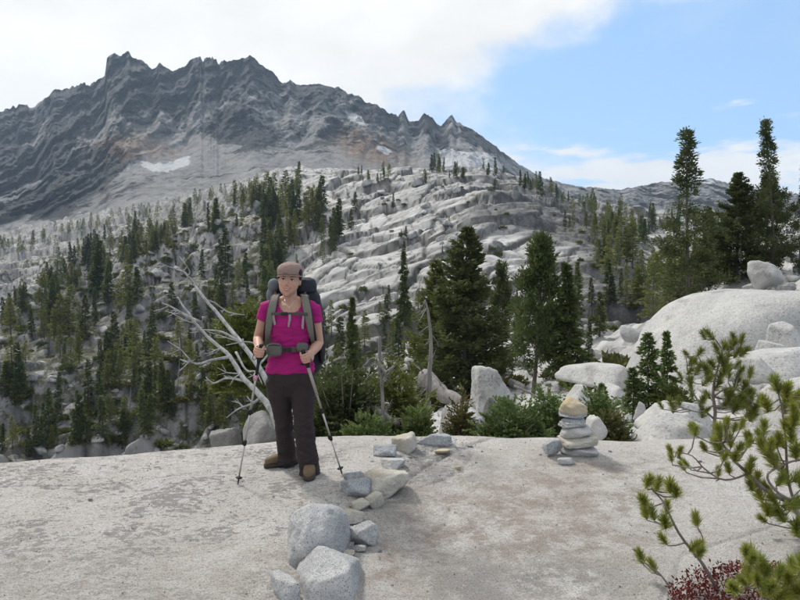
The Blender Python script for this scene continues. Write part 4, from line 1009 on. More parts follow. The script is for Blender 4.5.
def rock(name, label, box, mat, seed, Y=None, depth=None, p=9.0, tilt=0.0, rz=None, sub=4, rough=0.05, sink=0.12, cat='stone', group=None, planes=None, ground=True, k=9, pitch=0.0):
    """box = photo box (x0, y0, x1, y1) of the stone"""
    x0, y0, x1, y1 = box; cx = (x0 + x1) / 2
    if Y is None: Y = slab_hit(cx, y1).y
    sc_ = Y / F; w, h = (x1 - x0) * sc_, (y1 - y0) * sc_
    d = depth if depth is not None else w * 0.8
    if Y < 7: h = max(h - d * 0.24 * 0.6, h * 0.45)         # the top face is seen from above
    Yc = Y + d * 0.42
    c = P(cx, y1, Y); z = c.z + h * (0.5 - sink * 0.5)
    X = c.x / Y * Yc
    me = rock_mesh(seed, (w * 1.03, d, h * (1 + sink)), p, k, mat, sub, rough, planes)
    o = obj(name, me, None, (X, Yc, z), (pitch, tilt, rz if rz is not None else 0.0))
    return tag(o, label, cat, group)
# ---- the line of stones on the slab
rock('granite_block', 'large angular speckled granite block at the bottom edge, nearest stone of the line', (284, 550, 374, 622), 'rock_grey', 301, 3.55, 0.42, 17, -0.10, 0.10, 5, 0.032,
     planes=[(-.1, -.35, 1, .62), (.12, -1, .22, .8), (-1, -.25, .30, .82), (1, -.2, .12, .85), (-.7, -.2, .8, .72), (0, 1, .2, .9), (.5, .2, .9, .82), (0, 0, -1, 1), (-.5, -.9, .5, .85)])
rock('granite_stone', 'low broken granite lump against the left of the nearest block', (272, 576, 296, 616), 'rock_grey', 302, 3.55, 0.22, 12, rz=0.4)
rock('round_boulder', 'large rounded grey boulder, biggest smooth stone of the line', (279, 499, 343, 582), 'rock_grey', 303, 3.88, 0.50, 7.0, -0.12, -0.25, 5, 0.05, sink=0.2)
rock('flat_stone', 'flat tan stone touching the top right of the rounded boulder', (340, 509, 366, 526), 'rock_cream', 304, None, 0.14, 8, 0.15, 0.3)
rock('small_stone', 'small grey stone squeezed right of the rounded boulder', (337, 526, 354, 541), 'rock_bluegrey', 305, None, 0.10, 10, rz=0.5)
rock('angular_stone', 'angular grey stone with a steep face right of the rounded boulder', (352, 521, 378, 547), 'rock_grey', 306, None, 0.14, 13, 0.25, 0.6)
rock('small_stone', 'narrow grey chip below the small grey stone', (336, 542, 354, 550), 'rock_bluegrey', 307, None, 0.06, 10, rz=0.2)
rock('small_stone', 'grey chip below the angular grey stone', (353, 545, 366, 553), 'rock_grey', 308, None, 0.05, 10, rz=-0.3)
rock('small_stone', 'tan flat chip tucked above the nearest granite block', (331, 549, 354, 558), 'rock_cream', 309, None, 0.08, 9, rz=0.1)
rock('split_stone', 'left half of the split tan stone below the cream stone', (352, 499, 369, 512), 'rock_cream', 310, None, 0.10, 10, -0.2, 0.4)
rock('split_stone', 'right half of the split tan stone below the cream stone', (366, 493, 381, 510), 'rock_cream', 311, None, 0.12, 12, -0.3, 0.7)
rock('angular_stone', 'blue-grey speckled wedge stone left of the cream stone', (341, 478, 372, 499), 'rock_bluegrey', 312, None, 0.17, 12, 0.1, 0.2)
rock('angular_stone', 'grey stone by the right pole tip, behind the wedge stone', (341, 470, 364, 484), 'rock_bluegrey', 313, None, 0.13, 10, rz=0.6)
rock('cream_stone', 'broad cream stone with rounded top in the middle of the line', (364, 464, 406, 498), 'rock_cream', 314, None, 0.26, 8, 0.0, 0.15, 5)
rock('flat_stone', 'flat whitish grey stone just behind the broad cream stone', (379, 456, 405, 470), 'rock_pale', 315, None, 0.20, 10, rz=0.3)
rock('flat_stone', 'small flat blue-grey stone left of the cream triangular slab', (373, 445, 396, 457), 'rock_bluegrey', 316, None, 0.15, 12, rz=-0.1)
rock('triangular_stone', 'cream triangular slab stone on the slab edge', (392, 434, 418, 453), 'rock_cream', 317, None, 0.22, 14, -0.25, 0.5)
rock('flat_stone', 'long blue-grey flat stone farthest along the line', (417, 433, 451, 447), 'rock_bluegrey', 318, None, 0.18, 11, 0.05, 0.1)
rock('pebble', 'tan oval pebble below the long blue-grey flat stone', (434, 448, 450, 455), 'rock_tan', 319, None, 0.09, 5)
rock('pebble', 'tiny tan pebble alone right of the line of stones', (455, 465, 461, 470), 'rock_tan', 320, None, 0.04, 5, sub=3)
R = np.random.RandomState(3)
PEB = [rock_mesh(330 + i, (1, 0.8, 0.55), 9, 8, ('rock_grey', 'rock_bluegrey', 'rock_cream')[i % 3], 2) for i in range(5)]
for i, (x, y, s_) in enumerate([(470, 447, 6), (482, 452, 3), (500, 450, 3), (463, 456, 4), (476, 463, 3), (360, 515, 6), (383, 503, 5), (346, 560, 6), (372, 535, 5), (410, 458, 4), (372, 462, 4), (424, 452, 3), (405, 505, 3), (150, 470, 3), (90, 500, 4), (212, 510, 3), (700, 462, 4), (690, 590, 7), (668, 583, 5), (610, 452, 4), (326, 500, 3), (380, 552, 5), (395, 470, 4), (540, 455, 3)]):
    q = slab_hit(x, y); w = s_ / F * q.y
    tag(obj('pebble', PEB[i % 5], None, (q.x, q.y, q.z + w * 0.12), (0, 0, R.rand() * 6), w), 'tiny loose stone chip lying on the pale slab', 'stone', 'loose chips on the slab')
# ---- cairn: each stone lies on the one below
Yk = slab_hit(577, 459).y
def cairn(label, box, mat, seed, depth, p=9, tilt=0.0, rz=0.0, dy=0.0, cat='stone'):
    x0, y0, x1, y1 = box; Yc = Yk + 0.14 + dy; k_ = Yc / F
    c = P((x0 + x1) / 2, (y0 + y1) / 2, Yk); c.x *= Yc / Yk; c.y = Yc
    me = rock_mesh(seed, ((x1 - x0) * k_ * 1.02, depth, (y1 - y0) * k_ * 1.10), p, 10, mat, 4, 0.05)
    return tag(obj('cairn_stone', me, None, c, (0, tilt, rz)), label, cat, 'stones of the cairn')
cairn('lowest and widest grey stone of the cairn', (559, 447.0, 595, 460.5), 'rock_grey', 351, 0.26, 11, 0.04, 0.1)
cairn('cream flat stone second from the bottom of the cairn', (560.5, 439.5, 596.5, 448.2), 'rock_cream', 352, 0.26, 8, -0.03, 0.2)
cairn('pale stone of the cairn tilting up to the right, third from bottom', (557, 428.5, 591, 441), 'rock_pale', 353, 0.25, 6, -0.13, 0.0)
cairn('thin grey plate of the cairn, fourth from the bottom', (562, 424, 586, 431.5), 'rock_grey', 354, 0.19, 11, -0.05, 0.3)
cairn('blue-grey slab of the cairn, third from the top', (560.5, 419, 583, 427), 'rock_bluegrey', 355, 0.18, 13, 0.0, 0.1)
cairn('thin blue-grey plate under the tan top stone of the cairn', (559, 414.5, 586, 420.4), 'rock_bluegrey', 356, 0.20, 11, 0.0, -0.2)
cairn('tan block crowning the cairn', (561, 401, 584, 416), 'rock_tan', 357, 0.16, 8, 0.05, 0.4)
rock('angular_stone', 'blue-grey stone leaning on the left foot of the cairn', (543, 438, 562, 453), 'rock_bluegrey', 358, Yk + 0.02, 0.13, 11, 0.0, 0.3)
rock('pebble', 'small oval stone in front of the cairn', (557, 457, 573, 465), 'rock_grey', 359, None, 0.09, 5)
rock('granite_stone', 'pale tilted stone poking out behind the cairn', (585, 420, 604, 444), 'rock_pale', 360, 7.4, 0.22, 9, -0.5, 0.2)
# ---- boulders behind the slab
rock('pointed_boulder', 'pale pointed boulder with a tall left edge behind the evergreen mat', (470, 368, 520, 436), 'boulder', 361, 11.0, 0.8, 18, 0.0, 0.12, 5, 0.035, 0.1, 'boulder',
     planes=[(-1, 0, 0.06, 0.9), (0.72, 0, 0.62, 0.62), (0.2, -1, 0.15, 0.8), (0, 1, 0, 0.9), (1, 0, 0.1, 1.0), (0, 0, -1, 1.0), (0.15, 0.1, 1, 1.0), (-0.4, -0.8, 0.4, 0.95)])
rock('dark_stone', 'small dark block at the foot of the pointed boulder', (484, 398, 501, 424), 'rock_dark', 362, 10.0, 0.25, 13, 0.1, 0.4)
rock('granite_boulder', 'low pale rock left of the evergreen mat', (447, 408, 480, 446), 'boulder', 363, 8.8, 0.7, 7, 0.2, 0.3, 5)
rock('granite_boulder', 'grey rounded rock at the roots of the silver dead tree', (240, 414, 280, 452), 'rock_darkgrey', 364, 8.8, 0.7, 7, 0.2, 0.5, 5)
rock('granite_boulder', 'grey rock left of the dead tree roots at the slab edge', (214, 430, 250, 462), 'rock_darkgrey', 365, 9.4, 0.7, 8, -0.2, 0.2, 5)
big = rock('huge_boulder', 'huge smooth rounded granite boulder at the right', (624, 276, 905, 430), 'boulder', 366, 15.0, 5.0, 5.0, 0.0, 0.0, 5, 0.016, 0.1, 'boulder',
     planes=[(-1, 0, 0.22, 0.93), (-0.75, -0.15, 0.62, 0.80), (-0.35, -0.1, 0.95, 0.86), (0, 0, 1, 0.93), (0.3, 0, 0.95, 0.93), (0.1, -1, 0.25, 0.92), (-0.5, -0.85, 0.3, 0.9), (0, 1, 0, 1), (1, 0, 0, 1), (0, 0, -1, 1)])
rock('grey_rock', 'rounded grey rock left of the huge boulder', (619, 326, 641, 342), 'rock_grey', 367, 21.0, 0.7, 6, cat='boulder')
rock('square_block', 'pale square block standing on the slope under the right pines', (752, 262, 782, 288), 'boulder', 368, 31.0, 1.2, 14, 0.25, 0.5, 4, 0.04, cat='boulder')
def rslab(label, box, Y, depth, seed, p=8, tilt=0.0, rz=0.0, pitch=0.0, mat='boulder'):
    q = np.random.RandomState(seed); j = lambda a: a + 0.16 * q.randn()
    pl = [(j(0), j(-.1), 1, .72), (j(.2), -.9, j(.45), .9), (j(-.9), j(-.2), j(.5), .85), (1, j(0), j(.4), .95), (j(-.5), -.8, j(.6), .95), (0, 1, j(.3), 1), (0, 0, -1, 1)]
    rock('granite_ledge', label, box, mat, seed, Y, depth, p, tilt, rz, 4, 0.022, 0.3, 'rock slab', pitch=pitch, planes=pl)
rslab('long inclined pale slab running up right beside the huge boulder', (688, 352, 850, 388), 10.8, 2.6, 371, 9, -0.26, 0.0)
rslab('broad pale slab low at the right edge behind the pine tufts', (738, 384, 900, 436), 8.6, 2.0, 372, 8, -0.20, 0.0)
rslab('rounded white slab lump before the small firs', (650, 402, 708, 428), 9.0, 0.9, 373, 8, 0.05, 0.1)
rslab('flat rounded slab on the edge right of the olive shrub', (630, 421, 720, 446), 7.3, 0.8, 374, 7, 0.02, 0.1)
rslab('bluish sloping slab behind the flat rounded slab', (640, 409, 700, 434), 8.2, 0.8, 375, 9, 0.10, -0.1, mat='rock_pale')
rslab('small shelf block on the upper right slabs', (752, 340, 788, 360), 13.0, 0.8, 376, 12, -0.12, 0.3)
rslab('pale block at the upper right above the inclined slab', (770, 322, 800, 346), 14.0, 0.9, 377, 11, -0.2, 0.2)
rslab('pale slab block left of the small firs', (570, 384, 590, 402), 13.0, 0.6, 378, 9, 0.15, 0.2)
rslab('rounded pale rock at the right between inclined and broad slab', (735, 355, 775, 376), 10.5, 0.8, 379, 8, -0.3, 0.2)
rslab('grey stone half buried below the small firs', (636, 402, 648, 418), 9.6, 0.2, 380, 9, 0.1, 0.3, mat='rock_grey')
rslab('wide low slab in the hollow left of the huge boulder', (566, 366, 636, 386), 18.0, 2.8, 381, 7, 0.05, 0.2)
rslab('pale ledge between the trunks above the cairn', (520, 396, 560, 416), 15.0, 1.2, 382, 8, 0.08, 0.1)
rslab('narrow pale ledge below the wide low slab', (590, 388, 630, 402), 13.5, 1.4, 383, 8, -0.06, 0.1)
# loose blocks on the right slope and over the hillside
RB = [rock_mesh(390 + i, (1, 0.85, 0.7), 16, 5, ('far_rock', 'boulder')[i % 2], 3, 0.045) for i in range(6)]
for i in range(34):
    x, y = 738 + R.rand() * 66, 254 + R.rand() * 54
    p_ = hill_hit(x, y, 20)
    if p_ is None or p_.y > 60: continue
    w = (4 + 12 * R.rand() ** 2) / F * p_.y
    tag(obj('slope_stone', RB[R.randint(0, 6)], None, (p_.x, p_.y, p_.z + w * 0.15), (R.rand() * 0.6, R.rand() * 0.6, R.rand() * 6), w), 'loose pale stone on the slope under the right pines', 'stone', 'loose stones on the right slope')
for (poly, n, (a, b), lb, grp) in [
    ([(0, 300), (260, 205), (285, 330), (270, 445), (0, 462)], 80, (4, 13), 'pale boulder among the trees of the left slope', 'boulders on the left slope'),
    ([(345, 190), (500, 180), (470, 250), (440, 340), (345, 335)], 40, (4, 12), 'pale boulder lying on the granite dome', 'boulders on the granite dome'),
    ([(420, 345), (640, 330), (640, 390), (430, 405), (300, 430), (300, 380)], 60, (5, 16), 'pale boulder at the foot of the dome', 'boulders at the foot of the dome')]:
    for i in range(n):
        x, y = rand_in(poly, R); p_ = hill_hit(x, y, 20)
        if p_ is None: continue
        w = (a + (b - a) * R.rand() ** 2) / F * p_.y
        tag(obj('hill_boulder', RB[R.randint(0, 6)], None, (p_.x, p_.y, p_.z + w * 0.04), (R.rand() * 0.5, R.rand() * 0.5, R.rand() * 6), (w * 1.2, w, w * (0.6 + 0.6 * R.rand()))), ('large ' if w * F / p_.y > a + 0.4 * (b - a) else 'small ') + lb + ', ' + where(x), 'boulder', grp)

# grit scattered over the slab, thickest along the line of stones
R = np.random.RandomState(21); Vg, Fg = [], []
tet = np.array([[1, 0, -.5], [-.5, .9, -.5], [-.5, -.9, -.5], [0, 0, .7]])
for i in range(1500):
    if i < 700:
        t_ = R.rand() * 6; i0 = int(t_); xs_g = STEP[i0][0] + (STEP[i0 + 1][0] - STEP[i0][0]) * (t_ - i0); yg = STEP[i0][1] + (STEP[i0 + 1][1] - STEP[i0][1]) * (t_ - i0)
        X_, Y_ = xs_g + 0.16 * R.randn(), yg + 0.16 * R.randn()
    else: X_, Y_ = -3.6 + 7.2 * R.rand(), 3.3 + 3.1 * R.rand()
    sz_ = 0.0035 + 0.007 * R.rand() ** 3
    A = R.randn(3, 3); A, _ = np.linalg.qr(A)
    Vg.append((tet * (0.7 + 0.5 * R.rand(4, 1)) * sz_) @ A + np.array([X_, Y_, 0])); Fg.append(np.array([[0, 1, 3], [1, 2, 3], [2, 0, 3], [0, 2, 1]]) + 4 * i)
Vg = np.concatenate(Vg); cz = slab_z(Vg[::4, 0], Vg[::4, 1]); Vg[:, 2] += np.repeat(cz, 4) + 0.003
tag(obj('grit', mesh_np('grit', Vg, np.concatenate(Fg), False, 'rock_grit')), 'fine loose grit strewn over the pale slab', 'gravel', kind='stuff')
# ================================================================ the hiker
def plain(name, c, rough=0.8, var=0.15, nscale=40, bump=0.0, bdist=0.004):
    s = NT(name); n = s.noise(nscale, 4, 0.6)
    s.color(s.mix(n, tuple(x * (1 - var) for x in c), tuple(min(1, x * (1 + var)) for x in c))); s.set(Roughness=rough)
    if bump: s.bump(s.noise(nscale * 3, 4, 0.6), bump, bdist)
    return s
plain('shirt', (0.35, 0.013, 0.155), 0.85, 0.12, 18, 0.2)
plain('pants', (0.034, 0.026, 0.028), 0.85, 0.2, 14, 0.3)
plain('boot_leather', (0.15, 0.108, 0.066), 0.8, 0.3, 30, 0.4)
plain('boot_sole', (0.055, 0.045, 0.038), 0.8, 0.2, 40)
plain('lace', (0.25, 0.21, 0.15), 0.8)
plain('cap_cloth', (0.27, 0.190, 0.172), 0.9, 0.12, 60, 0.2)
plain('cap_band', (0.17, 0.115, 0.105), 0.9)
plain('black_cloth', (0.016, 0.017, 0.020), 0.75, 0.3, 30, 0.3)
plain('pack_cloth', (0.022, 0.026, 0.034), 0.7, 0.3, 16, 0.3)
plain('pack_grey', (0.13, 0.15, 0.17), 0.75, 0.2, 16, 0.3)
plain('strap', (0.165, 0.155, 0.135), 0.85, 0.2, 50, 0.3)
plain('strap_dark', (0.075, 0.070, 0.064), 0.85, 0.2, 50)
plain('strap_tail', (0.30, 0.25, 0.25), 0.85)
plain('pouch', (0.115, 0.115, 0.105), 0.8, 0.25, 40, 0.3)
plain('buckle', (0.02, 0.02, 0.02), 0.4)
plain('hair', (0.030, 0.018, 0.012), 0.6, 0.3, 80, 0.4)
plain('eye_white', (0.62, 0.58, 0.55), 0.3); plain('iris', (0.022, 0.014, 0.010), 0.2); plain('brow', (0.055, 0.030, 0.020), 0.8); plain('lips', (0.40, 0.12, 0.115), 0.5); plain('teeth', (0.72, 0.69, 0.64), 0.3)
plain('pole_silver', (0.42, 0.41, 0.39), 0.35).set(Metallic=0.5); plain('pole_taupe', (0.33, 0.29, 0.25), 0.45); plain('pole_black', (0.018, 0.018, 0.018), 0.6); plain('pole_pink', (0.60, 0.25, 0.36), 0.6); plain('silver', (0.6, 0.58, 0.55), 0.3).set(Metallic=0.8)
s = NT('skin'); c = s.mix(s.noise(26, 4, 0.6), (0.46, 0.262, 0.195), (0.54, 0.325, 0.25))
c = s.mix(s.math('MULTIPLY', s.attr('blush'), 0.28), c, (0.52, 0.20, 0.155)); s.color(c); s.set(Roughness=0.55)
s.b.inputs['Subsurface Weight'].default_value = 0.12; s.b.inputs['Subsurface Radius'].default_value = (0.012, 0.005, 0.003)

PY = 5.36
def pp(x, y, d=0.0): return P(x, y, PY + d)
ROOT = Vector((pp(296, 475).x, PY + 0.08, float(slab_z(pp(296, 475).x, PY + 0.08))))
def ring_loft(rings, n=26, e=2.0):
    """rings: (centre, half-x vector, half-y vector); e = superellipse exponent"""
    V, Fc = [], []
    for c, ux, uy in rings:
        c, ux, uy = Vector(c), Vector(ux), Vector(uy)
        for k in range(n):
            a = 2 * pi * k / n; ca, sa = cos(a), sin(a)
            V.append(c + ux * (abs(ca) ** (2 / e) * (1 if ca >= 0 else -1)) + uy * (abs(sa) ** (2 / e) * (1 if sa >= 0 else -1)))
    for i in range(len(rings) - 1):
        for k in range(n):
            a, b = i * n + k, i * n + (k + 1) % n; Fc.append((a, b, b + n, a + n))
    Fc.append(tuple(range(n - 1, -1, -1))); Fc.append(tuple(range((len(rings) - 1) * n, len(rings) * n)))
    return V, Fc
def hring(x, y, d, rx, ry): return (pp(x, y, d), (rx, 0, 0), (0, ry, 0))
def ellipsoid(c, r, ax=None, sub=3):
    V, Fa = ico(sub); A = np.array(ax if ax is not None else np.eye(3)); c = np.array(c)
    return [Vector(c + (v * np.array(r)) @ A) for v in V], [tuple(f) for f in Fa]
def vox(name, geos, voxel, smooth=4, mat=None, fac=0.5):
    me = mesh_py('tmp', *join_geo(geos)); ob = bpy.data.objects.new('tmp', me); COL.objects.link(ob)
    m = ob.modifiers.new('r', 'REMESH'); m.mode = 'VOXEL'; m.voxel_size = voxel; m.use_smooth_shade = True
    if smooth:
        q = ob.modifiers.new('s', 'SMOOTH'); q.factor = fac; q.iterations = smooth
    dg = bpy.context.evaluated_depsgraph_get(); dg.update()
    out = bpy.data.meshes.new_from_object(ob.evaluated_get(dg)); out.name = name
    bpy.data.objects.remove(ob); bpy.data.meshes.remove(me)
    out.polygons.foreach_set('use_smooth', [True] * len(out.polygons))
    out.materials.clear()
    if mat: out.materials.append(MATS[mat])
    return out
def co(me):
    a = np.empty(len(me.vertices) * 3, np.float32); me.vertices.foreach_get('co', a); return a.reshape(-1, 3).astype(float)
def nrm(me):
    a = np.empty(len(me.vertices) * 3, np.float32); me.vertices.foreach_get('normal', a); return a.reshape(-1, 3).astype(float)
def setco(me, V): me.vertices.foreach_set('co', np.asarray(V, np.float32).ravel()); me.update()
def cut(me, mask):                                     # delete vertices where mask
    bm = bmesh.new(); bm.from_mesh(me); bm.verts.ensure_lookup_table()
    bmesh.ops.delete(bm, geom=[bm.verts[i] for i in np.where(mask)[0]], context='VERTS'); bm.to_mesh(me); bm.free(); me.update()
def child(name, me, parent, root=None):
    me.transform(Matrix.Translation(-(root if root is not None else ROOT)))
    return obj(name, me, parent)

person = empty('person', ROOT, 0, 'hiker in magenta T-shirt, dark trousers and taupe cap holding two poles', 'person')
# ---- torso shared by shirt and body; g = outward offset
def torso(g, hem=372.0):
    K = [(300, .062, .055, .03), (302.2, .125, .066, .03), (305, .158, .082, .022), (310, .166, .096, .012), (317, .158, .116, -.002), (325, .155, .126, -.006), (333, .144, .112, .004), (342, .136, .100, .012), (350, .143, .098, .014), (358, .160, .106, .014), (366, .176, .114, .014), (hem, .182, .116, .014)]
    return ring_loft([hring(290.3, y, d, rx + g, ry + g) for y, rx, ry, d in K], 32, 2.25)
SH_L, EL_L, WR_L = pp(267.3, 307.5, .025), pp(258.5, 338.5, .06), pp(259.2, 350, -.165)
SH_R, EL_R, WR_R = pp(313.0, 308, .025), pp(318.6, 343, .06), pp(309.6, 355, -.15)
def arm(S, E, W, g=0.0, a=0.0, b=1.0):
    pts = [S.lerp(E, 0.0), S.lerp(E, .35), S.lerp(E, .72), E, E.lerp(W, .25), E.lerp(W, .6), W]
    rr_ = [.056, .050, .043, .041, .043, .036, .027]
    return tube(pts, [r + g for r in rr_], 14)
# ---- hands
def hand(c, a, lat, fwd, W):
    a, lat, fwd = a.normalized(), lat.normalized(), fwd.normalized(); geo = []
    for off, r, ln in ((.031, .0088, 1.0), (.0115, .0092, 1.06), (-.0085, .0090, 1.0), (-.027, .0079, .9)):
        pts = []
        for ph, rad in ((-38, .036), (5, .0385), (48, .036), (92, .0325), (138, .0275), (182, .0245)):
            t_ = radians(ph); pts.append(c + a * (off * (1 + .05 * cos(t_))) + lat * cos(t_) * rad * ln + fwd * sin(t_) * rad * ln)
        geo.append(tube(pts, [r * 1.08, r * 1.1, r, r * .98, r * .92, r * .75], 10))
    A = [tuple(lat), tuple(fwd), tuple(a)]
    geo.append(ellipsoid(c + lat * .031 - fwd * .030, (.016, .044, .043), A)); geo.append(ellipsoid(c + lat * .022 - fwd * .048 + a * .004, (.020, .034, .034), A))
    geo.append(tube([c + lat * .016 - fwd * .050 + a * .022, c - lat * .012 - fwd * .028 + a * .036, c - lat * .023 + fwd * .004 + a * .044, c - lat * .010 + fwd * .026 + a * .046], [.016, .0125, .0105, .0082], 10))
    geo.append(tube([W, c + lat * .022 - fwd * .055], [.027, .024], 12))
    return geo
GL, GR = pp(260.2, 352.5, -.235), pp(305.2, 358.0, -.215)
TIPL, TIPR = slab_hit(237.8, 484.5), slab_hit(342.3, 474.5)
AXL, AXR = (GL - TIPL).normalized(), (GR - TIPR).normalized()
fL = (GL - WR_L); fL = (fL - AXL * fL.dot(AXL)).normalized(); lL = AXL.cross(fL) * 1.0
if lL.x > 0: lL = -lL
fR = (GR - WR_R); fR = (fR - AXR * fR.dot(AXR)).normalized(); lR = AXR.cross(fR)
if lR.x < 0: lR = -lR
# ---- head
HC = pp(289.6, 279.6, 0.0)
ROLL = radians(5)
def hd(dx, up, fw):
    dx, up, fw = dx * 1.12, up * 1.03, fw * 1.06
    return HC + Vector((dx * cos(ROLL) - up * sin(ROLL) * -1, -fw, up * cos(ROLL) + dx * sin(ROLL) * -1))
def hell(dx, up, fw, rx, rup, rf): return ellipsoid(hd(dx, up, fw), (rx * 1.12, rf * 1.06, rup * 1.03))
head = [hell(0, .034, -.004, .072, .086, .094)]
head.append(ring_loft([(hd(0, u, f), (rx * 1.12, 0, 0), (0, ry * 1.06, 0)) for u, f, rx, ry in ((.05, .012, .068, .086), (.02, .013, .068, .083), (0, .014, .0665, .080), (-.03, .017, .067, .080), (-.055, .019, .0645, .078), (-.08, .024, .057, .071), (-.100, .030, .044, .061), (-.116, .038, .027, .044), (-.124, .044, .015, .028))], 26, 2.1))
head.append(tube([hd(0, .004, .088), hd(0, -.022, .101), hd(0, -.038, .111)], [.0075, .0095, .0115], 10))
head += [hell(.0125 * q, -.044, .098, .0085, .008, .010) for q in (-1, 1)]
head += [hell(.031 * q, .017, .083, .024, .009, .010) for q in (-1, 1)] + [hell(.036 * q, -.036, .068, .020, .020, .018) for q in (-1, 1)]
head += [hell(0, -.071, .089, .026, .012, .010), hell(0, -.112, .078, .017, .012, .012), hell(0, -.058, .088, .016, .010, .010)]
head += [hell(.071 * q, -.010, -.005, .010, .030, .018) for q in (-1, 1)]
neck = tube([pp(289.8, 288, .035), pp(289.9, 296, .03), pp(290.1, 303, .03)], [.054, .054, .064], 18)
trap = [tube([pp(289.9, 299, .04), pp(289.9 + 13 * q, 303.2, .035), pp(289.9 + 22 * q, 306, .03)], [.045, .040, .034], 12) for q in (-1, 1)]
KL = [(279.3, 380, .025, .092), (280.0, 395, .04, .086), (282, 408, .07, .068), (283.8, 420, .11, .057), (285.6, 440, .19, .052), (287.2, 458, .27, .042)]
KR = [(302.6, 380, .02, .092), (302.8, 395, .015, .087), (303.2, 410, .0, .070), (303.7, 423, -.01, .060), (306, 445, .0, .054), (309.6, 468, .02, .044)]
def leg(K, g): return ring_loft([hring(x, y, d, r + g(y), r * 1.06 + g(y)) for x, y, d, r in K], 22)
pel = lambda g: ring_loft([hring(290.8, y, .016, rx + g, ry + g) for y, rx, ry in ((356, .150, .098), (364, .165, .108), (374, .176, .114), (384, .174, .108), (396, .130, .06))], 28, 2.3)
body_geo = head + [neck] + trap + [torso(-.010, 370), arm(SH_L, EL_L, WR_L), arm(SH_R, EL_R, WR_R)] + hand(GL, AXL, lL, fL, WR_L) + hand(GR, AXR, lR, fR, WR_R) + [pel(-.012), leg(KL, lambda y: -.012), leg(KR, lambda y: -.012)]
bme = vox('body', body_geo, 0.0042, 3, 'skin')
V = co(bme); e_ = np.array(HC)
bl = np.zeros(len(V))
for q in (-1, 1):
    c_ = np.array(hd(.036 * q, -.036, .085)); bl = np.maximum(bl, np.exp(-((V - c_) ** 2).sum(1) / .020 ** 2))
bl = np.maximum(bl, .8 * np.exp(-((V - np.array(hd(0, -.04, .112))) ** 2).sum(1) / .014 ** 2))
for c_ in (GL, GR): bl = np.maximum(bl, .55 * np.exp(-((V - np.array(c_)) ** 2).sum(1) / .06 ** 2))
a_ = bme.attributes.new('blush', 'FLOAT', 'POINT'); a_.data.foreach_set('value', bl.astype(np.float32))
child('body', bme, person)
# face
def small(name, geos, mat): return child(name, mesh_py(name, *join_geo(geos), mat), person)
for q in (-1, 1):
    small('eye', [hell(.030 * q, -.001, .0835, .0135, .0068, .010)], 'eye_white')
    small('iris', [hell(.030 * q, -.0008, .0915, .0056, .0058, .0042)], 'iris')
    small('eyelid', [tube([hd((.030 - .0145) * q, -.0005, .090), hd(.025 * q, .0055, .0955), hd(.036 * q, .0055, .0935), hd(.046 * q, -.0005, .083)], [.0016, .0022, .0022, .0016], 6)], 'hair')
    small('eyebrow', [tube([hd(.014 * q, .017, .0935), hd(.028 * q, .0225, .0945), hd(.046 * q, .0165, .084)], [.0022, .0028, .0015], 6)], 'brow')
small('lips', [tube([hd(-.029, -.0610, .0905), hd(-.012, -.0705, .0975), hd(0, -.0710, .1000), hd(.012, -.0705, .0975), hd(.029, -.0610, .0905)], [.0018, .0036, .0036, .0036, .0018], 8), tube([hd(-.028, -.0620, .0900), hd(-.011, -.0790, .0965), hd(0, -.0805, .0985), hd(.011, -.0790, .0965), hd(.028, -.0620, .0900)], [.0018, .0042, .0046, .0042, .0018], 8)], 'lips')
small('teeth', [tube([hd(-.020, -.0685, .0950), hd(-.010, -.0735, .0975), hd(0, -.0755, .0995), hd(.010, -.0735, .0975), hd(.020, -.0685, .0950)], [.0020, .0034, .0038, .0034, .0020], 6)], 'teeth')
# hair: tucked under the cap, behind the ears
hg = [hell(0, .012, -.045, .077, .082, .070), hell(0, -.055, -.055, .050, .055, .045)] + [tube([hd(.0715 * q, .04, .022), hd(.0735 * q, .01, .010), hd(.070 * q, -.02, -.018)], [.010, .009, .010], 8) for q in (-1, 1)]
child('hair', vox('hair', hg, 0.006, 3, 'hair'), person)
# cap
def shell(c, r, lo, n=36, m=12, front_drop=0.0):
    V, Fc = [], []
    for i in range(m + 1):
        t_ = i / m
        for k in range(n):
            a = 2 * pi * k / n; l_ = lo - front_drop * max(0, -sin(a)) ** 2
            ph = math.asin(max(-1, min(1, l_ / r[2]))) * (1 - t_) + pi / 2 * t_
            puff = 1 + 0.012 * sin(5 * a + 1) * cos(ph)
            V.append(Vector((c[0] + r[0] * cos(ph) * cos(a) * puff, c[1] + r[1] * cos(ph) * sin(a) * puff, c[2] + r[2] * sin(ph))))
    for i in range(m):
        for k in range(n):
            a, b = i * n + k, i * n + (k + 1) % n; Fc.append((a, b, b + n, a + n))
    return V, Fc
cc_ = hd(0, .045, -.004)
cap_t = empty('cap', hd(0, .045, 0), 0, 'taupe cloth cap with short brim on the hiker head', 'cap')
cv = lambda name, g, mat: child(name, mesh_py(name, *g, mat), cap_t, hd(0, .045, 0))
cw, cf = shell(cc_, (.0985, .119, .096), -.006, 48, 16)
A_ = np.array([tuple(v) for v in cw]); r_ = A_ - np.array(cc_)
top_ = np.where(r_[:, 2] > .060, .060 + (r_[:, 2] - .060) * .78, r_[:, 2]); bulge = 1 + .05 * np.exp(-((r_[:, 2] - .045) / .022) ** 2)
wr = .0065 * ridged(A_[:, 0] * 22, A_[:, 1] * 22, A_[:, 2] * 40, 3) * (r_[:, 2] > .004)
cw = [Vector((cc_.x + r_[i, 0] * (bulge[i] + wr[i] * 9), cc_.y + r_[i, 1] * (bulge[i] + wr[i] * 9), cc_.z + top_[i] + wr[i])) for i in range(len(A_))]
cv('crown', (cw, cf), 'cap_cloth')
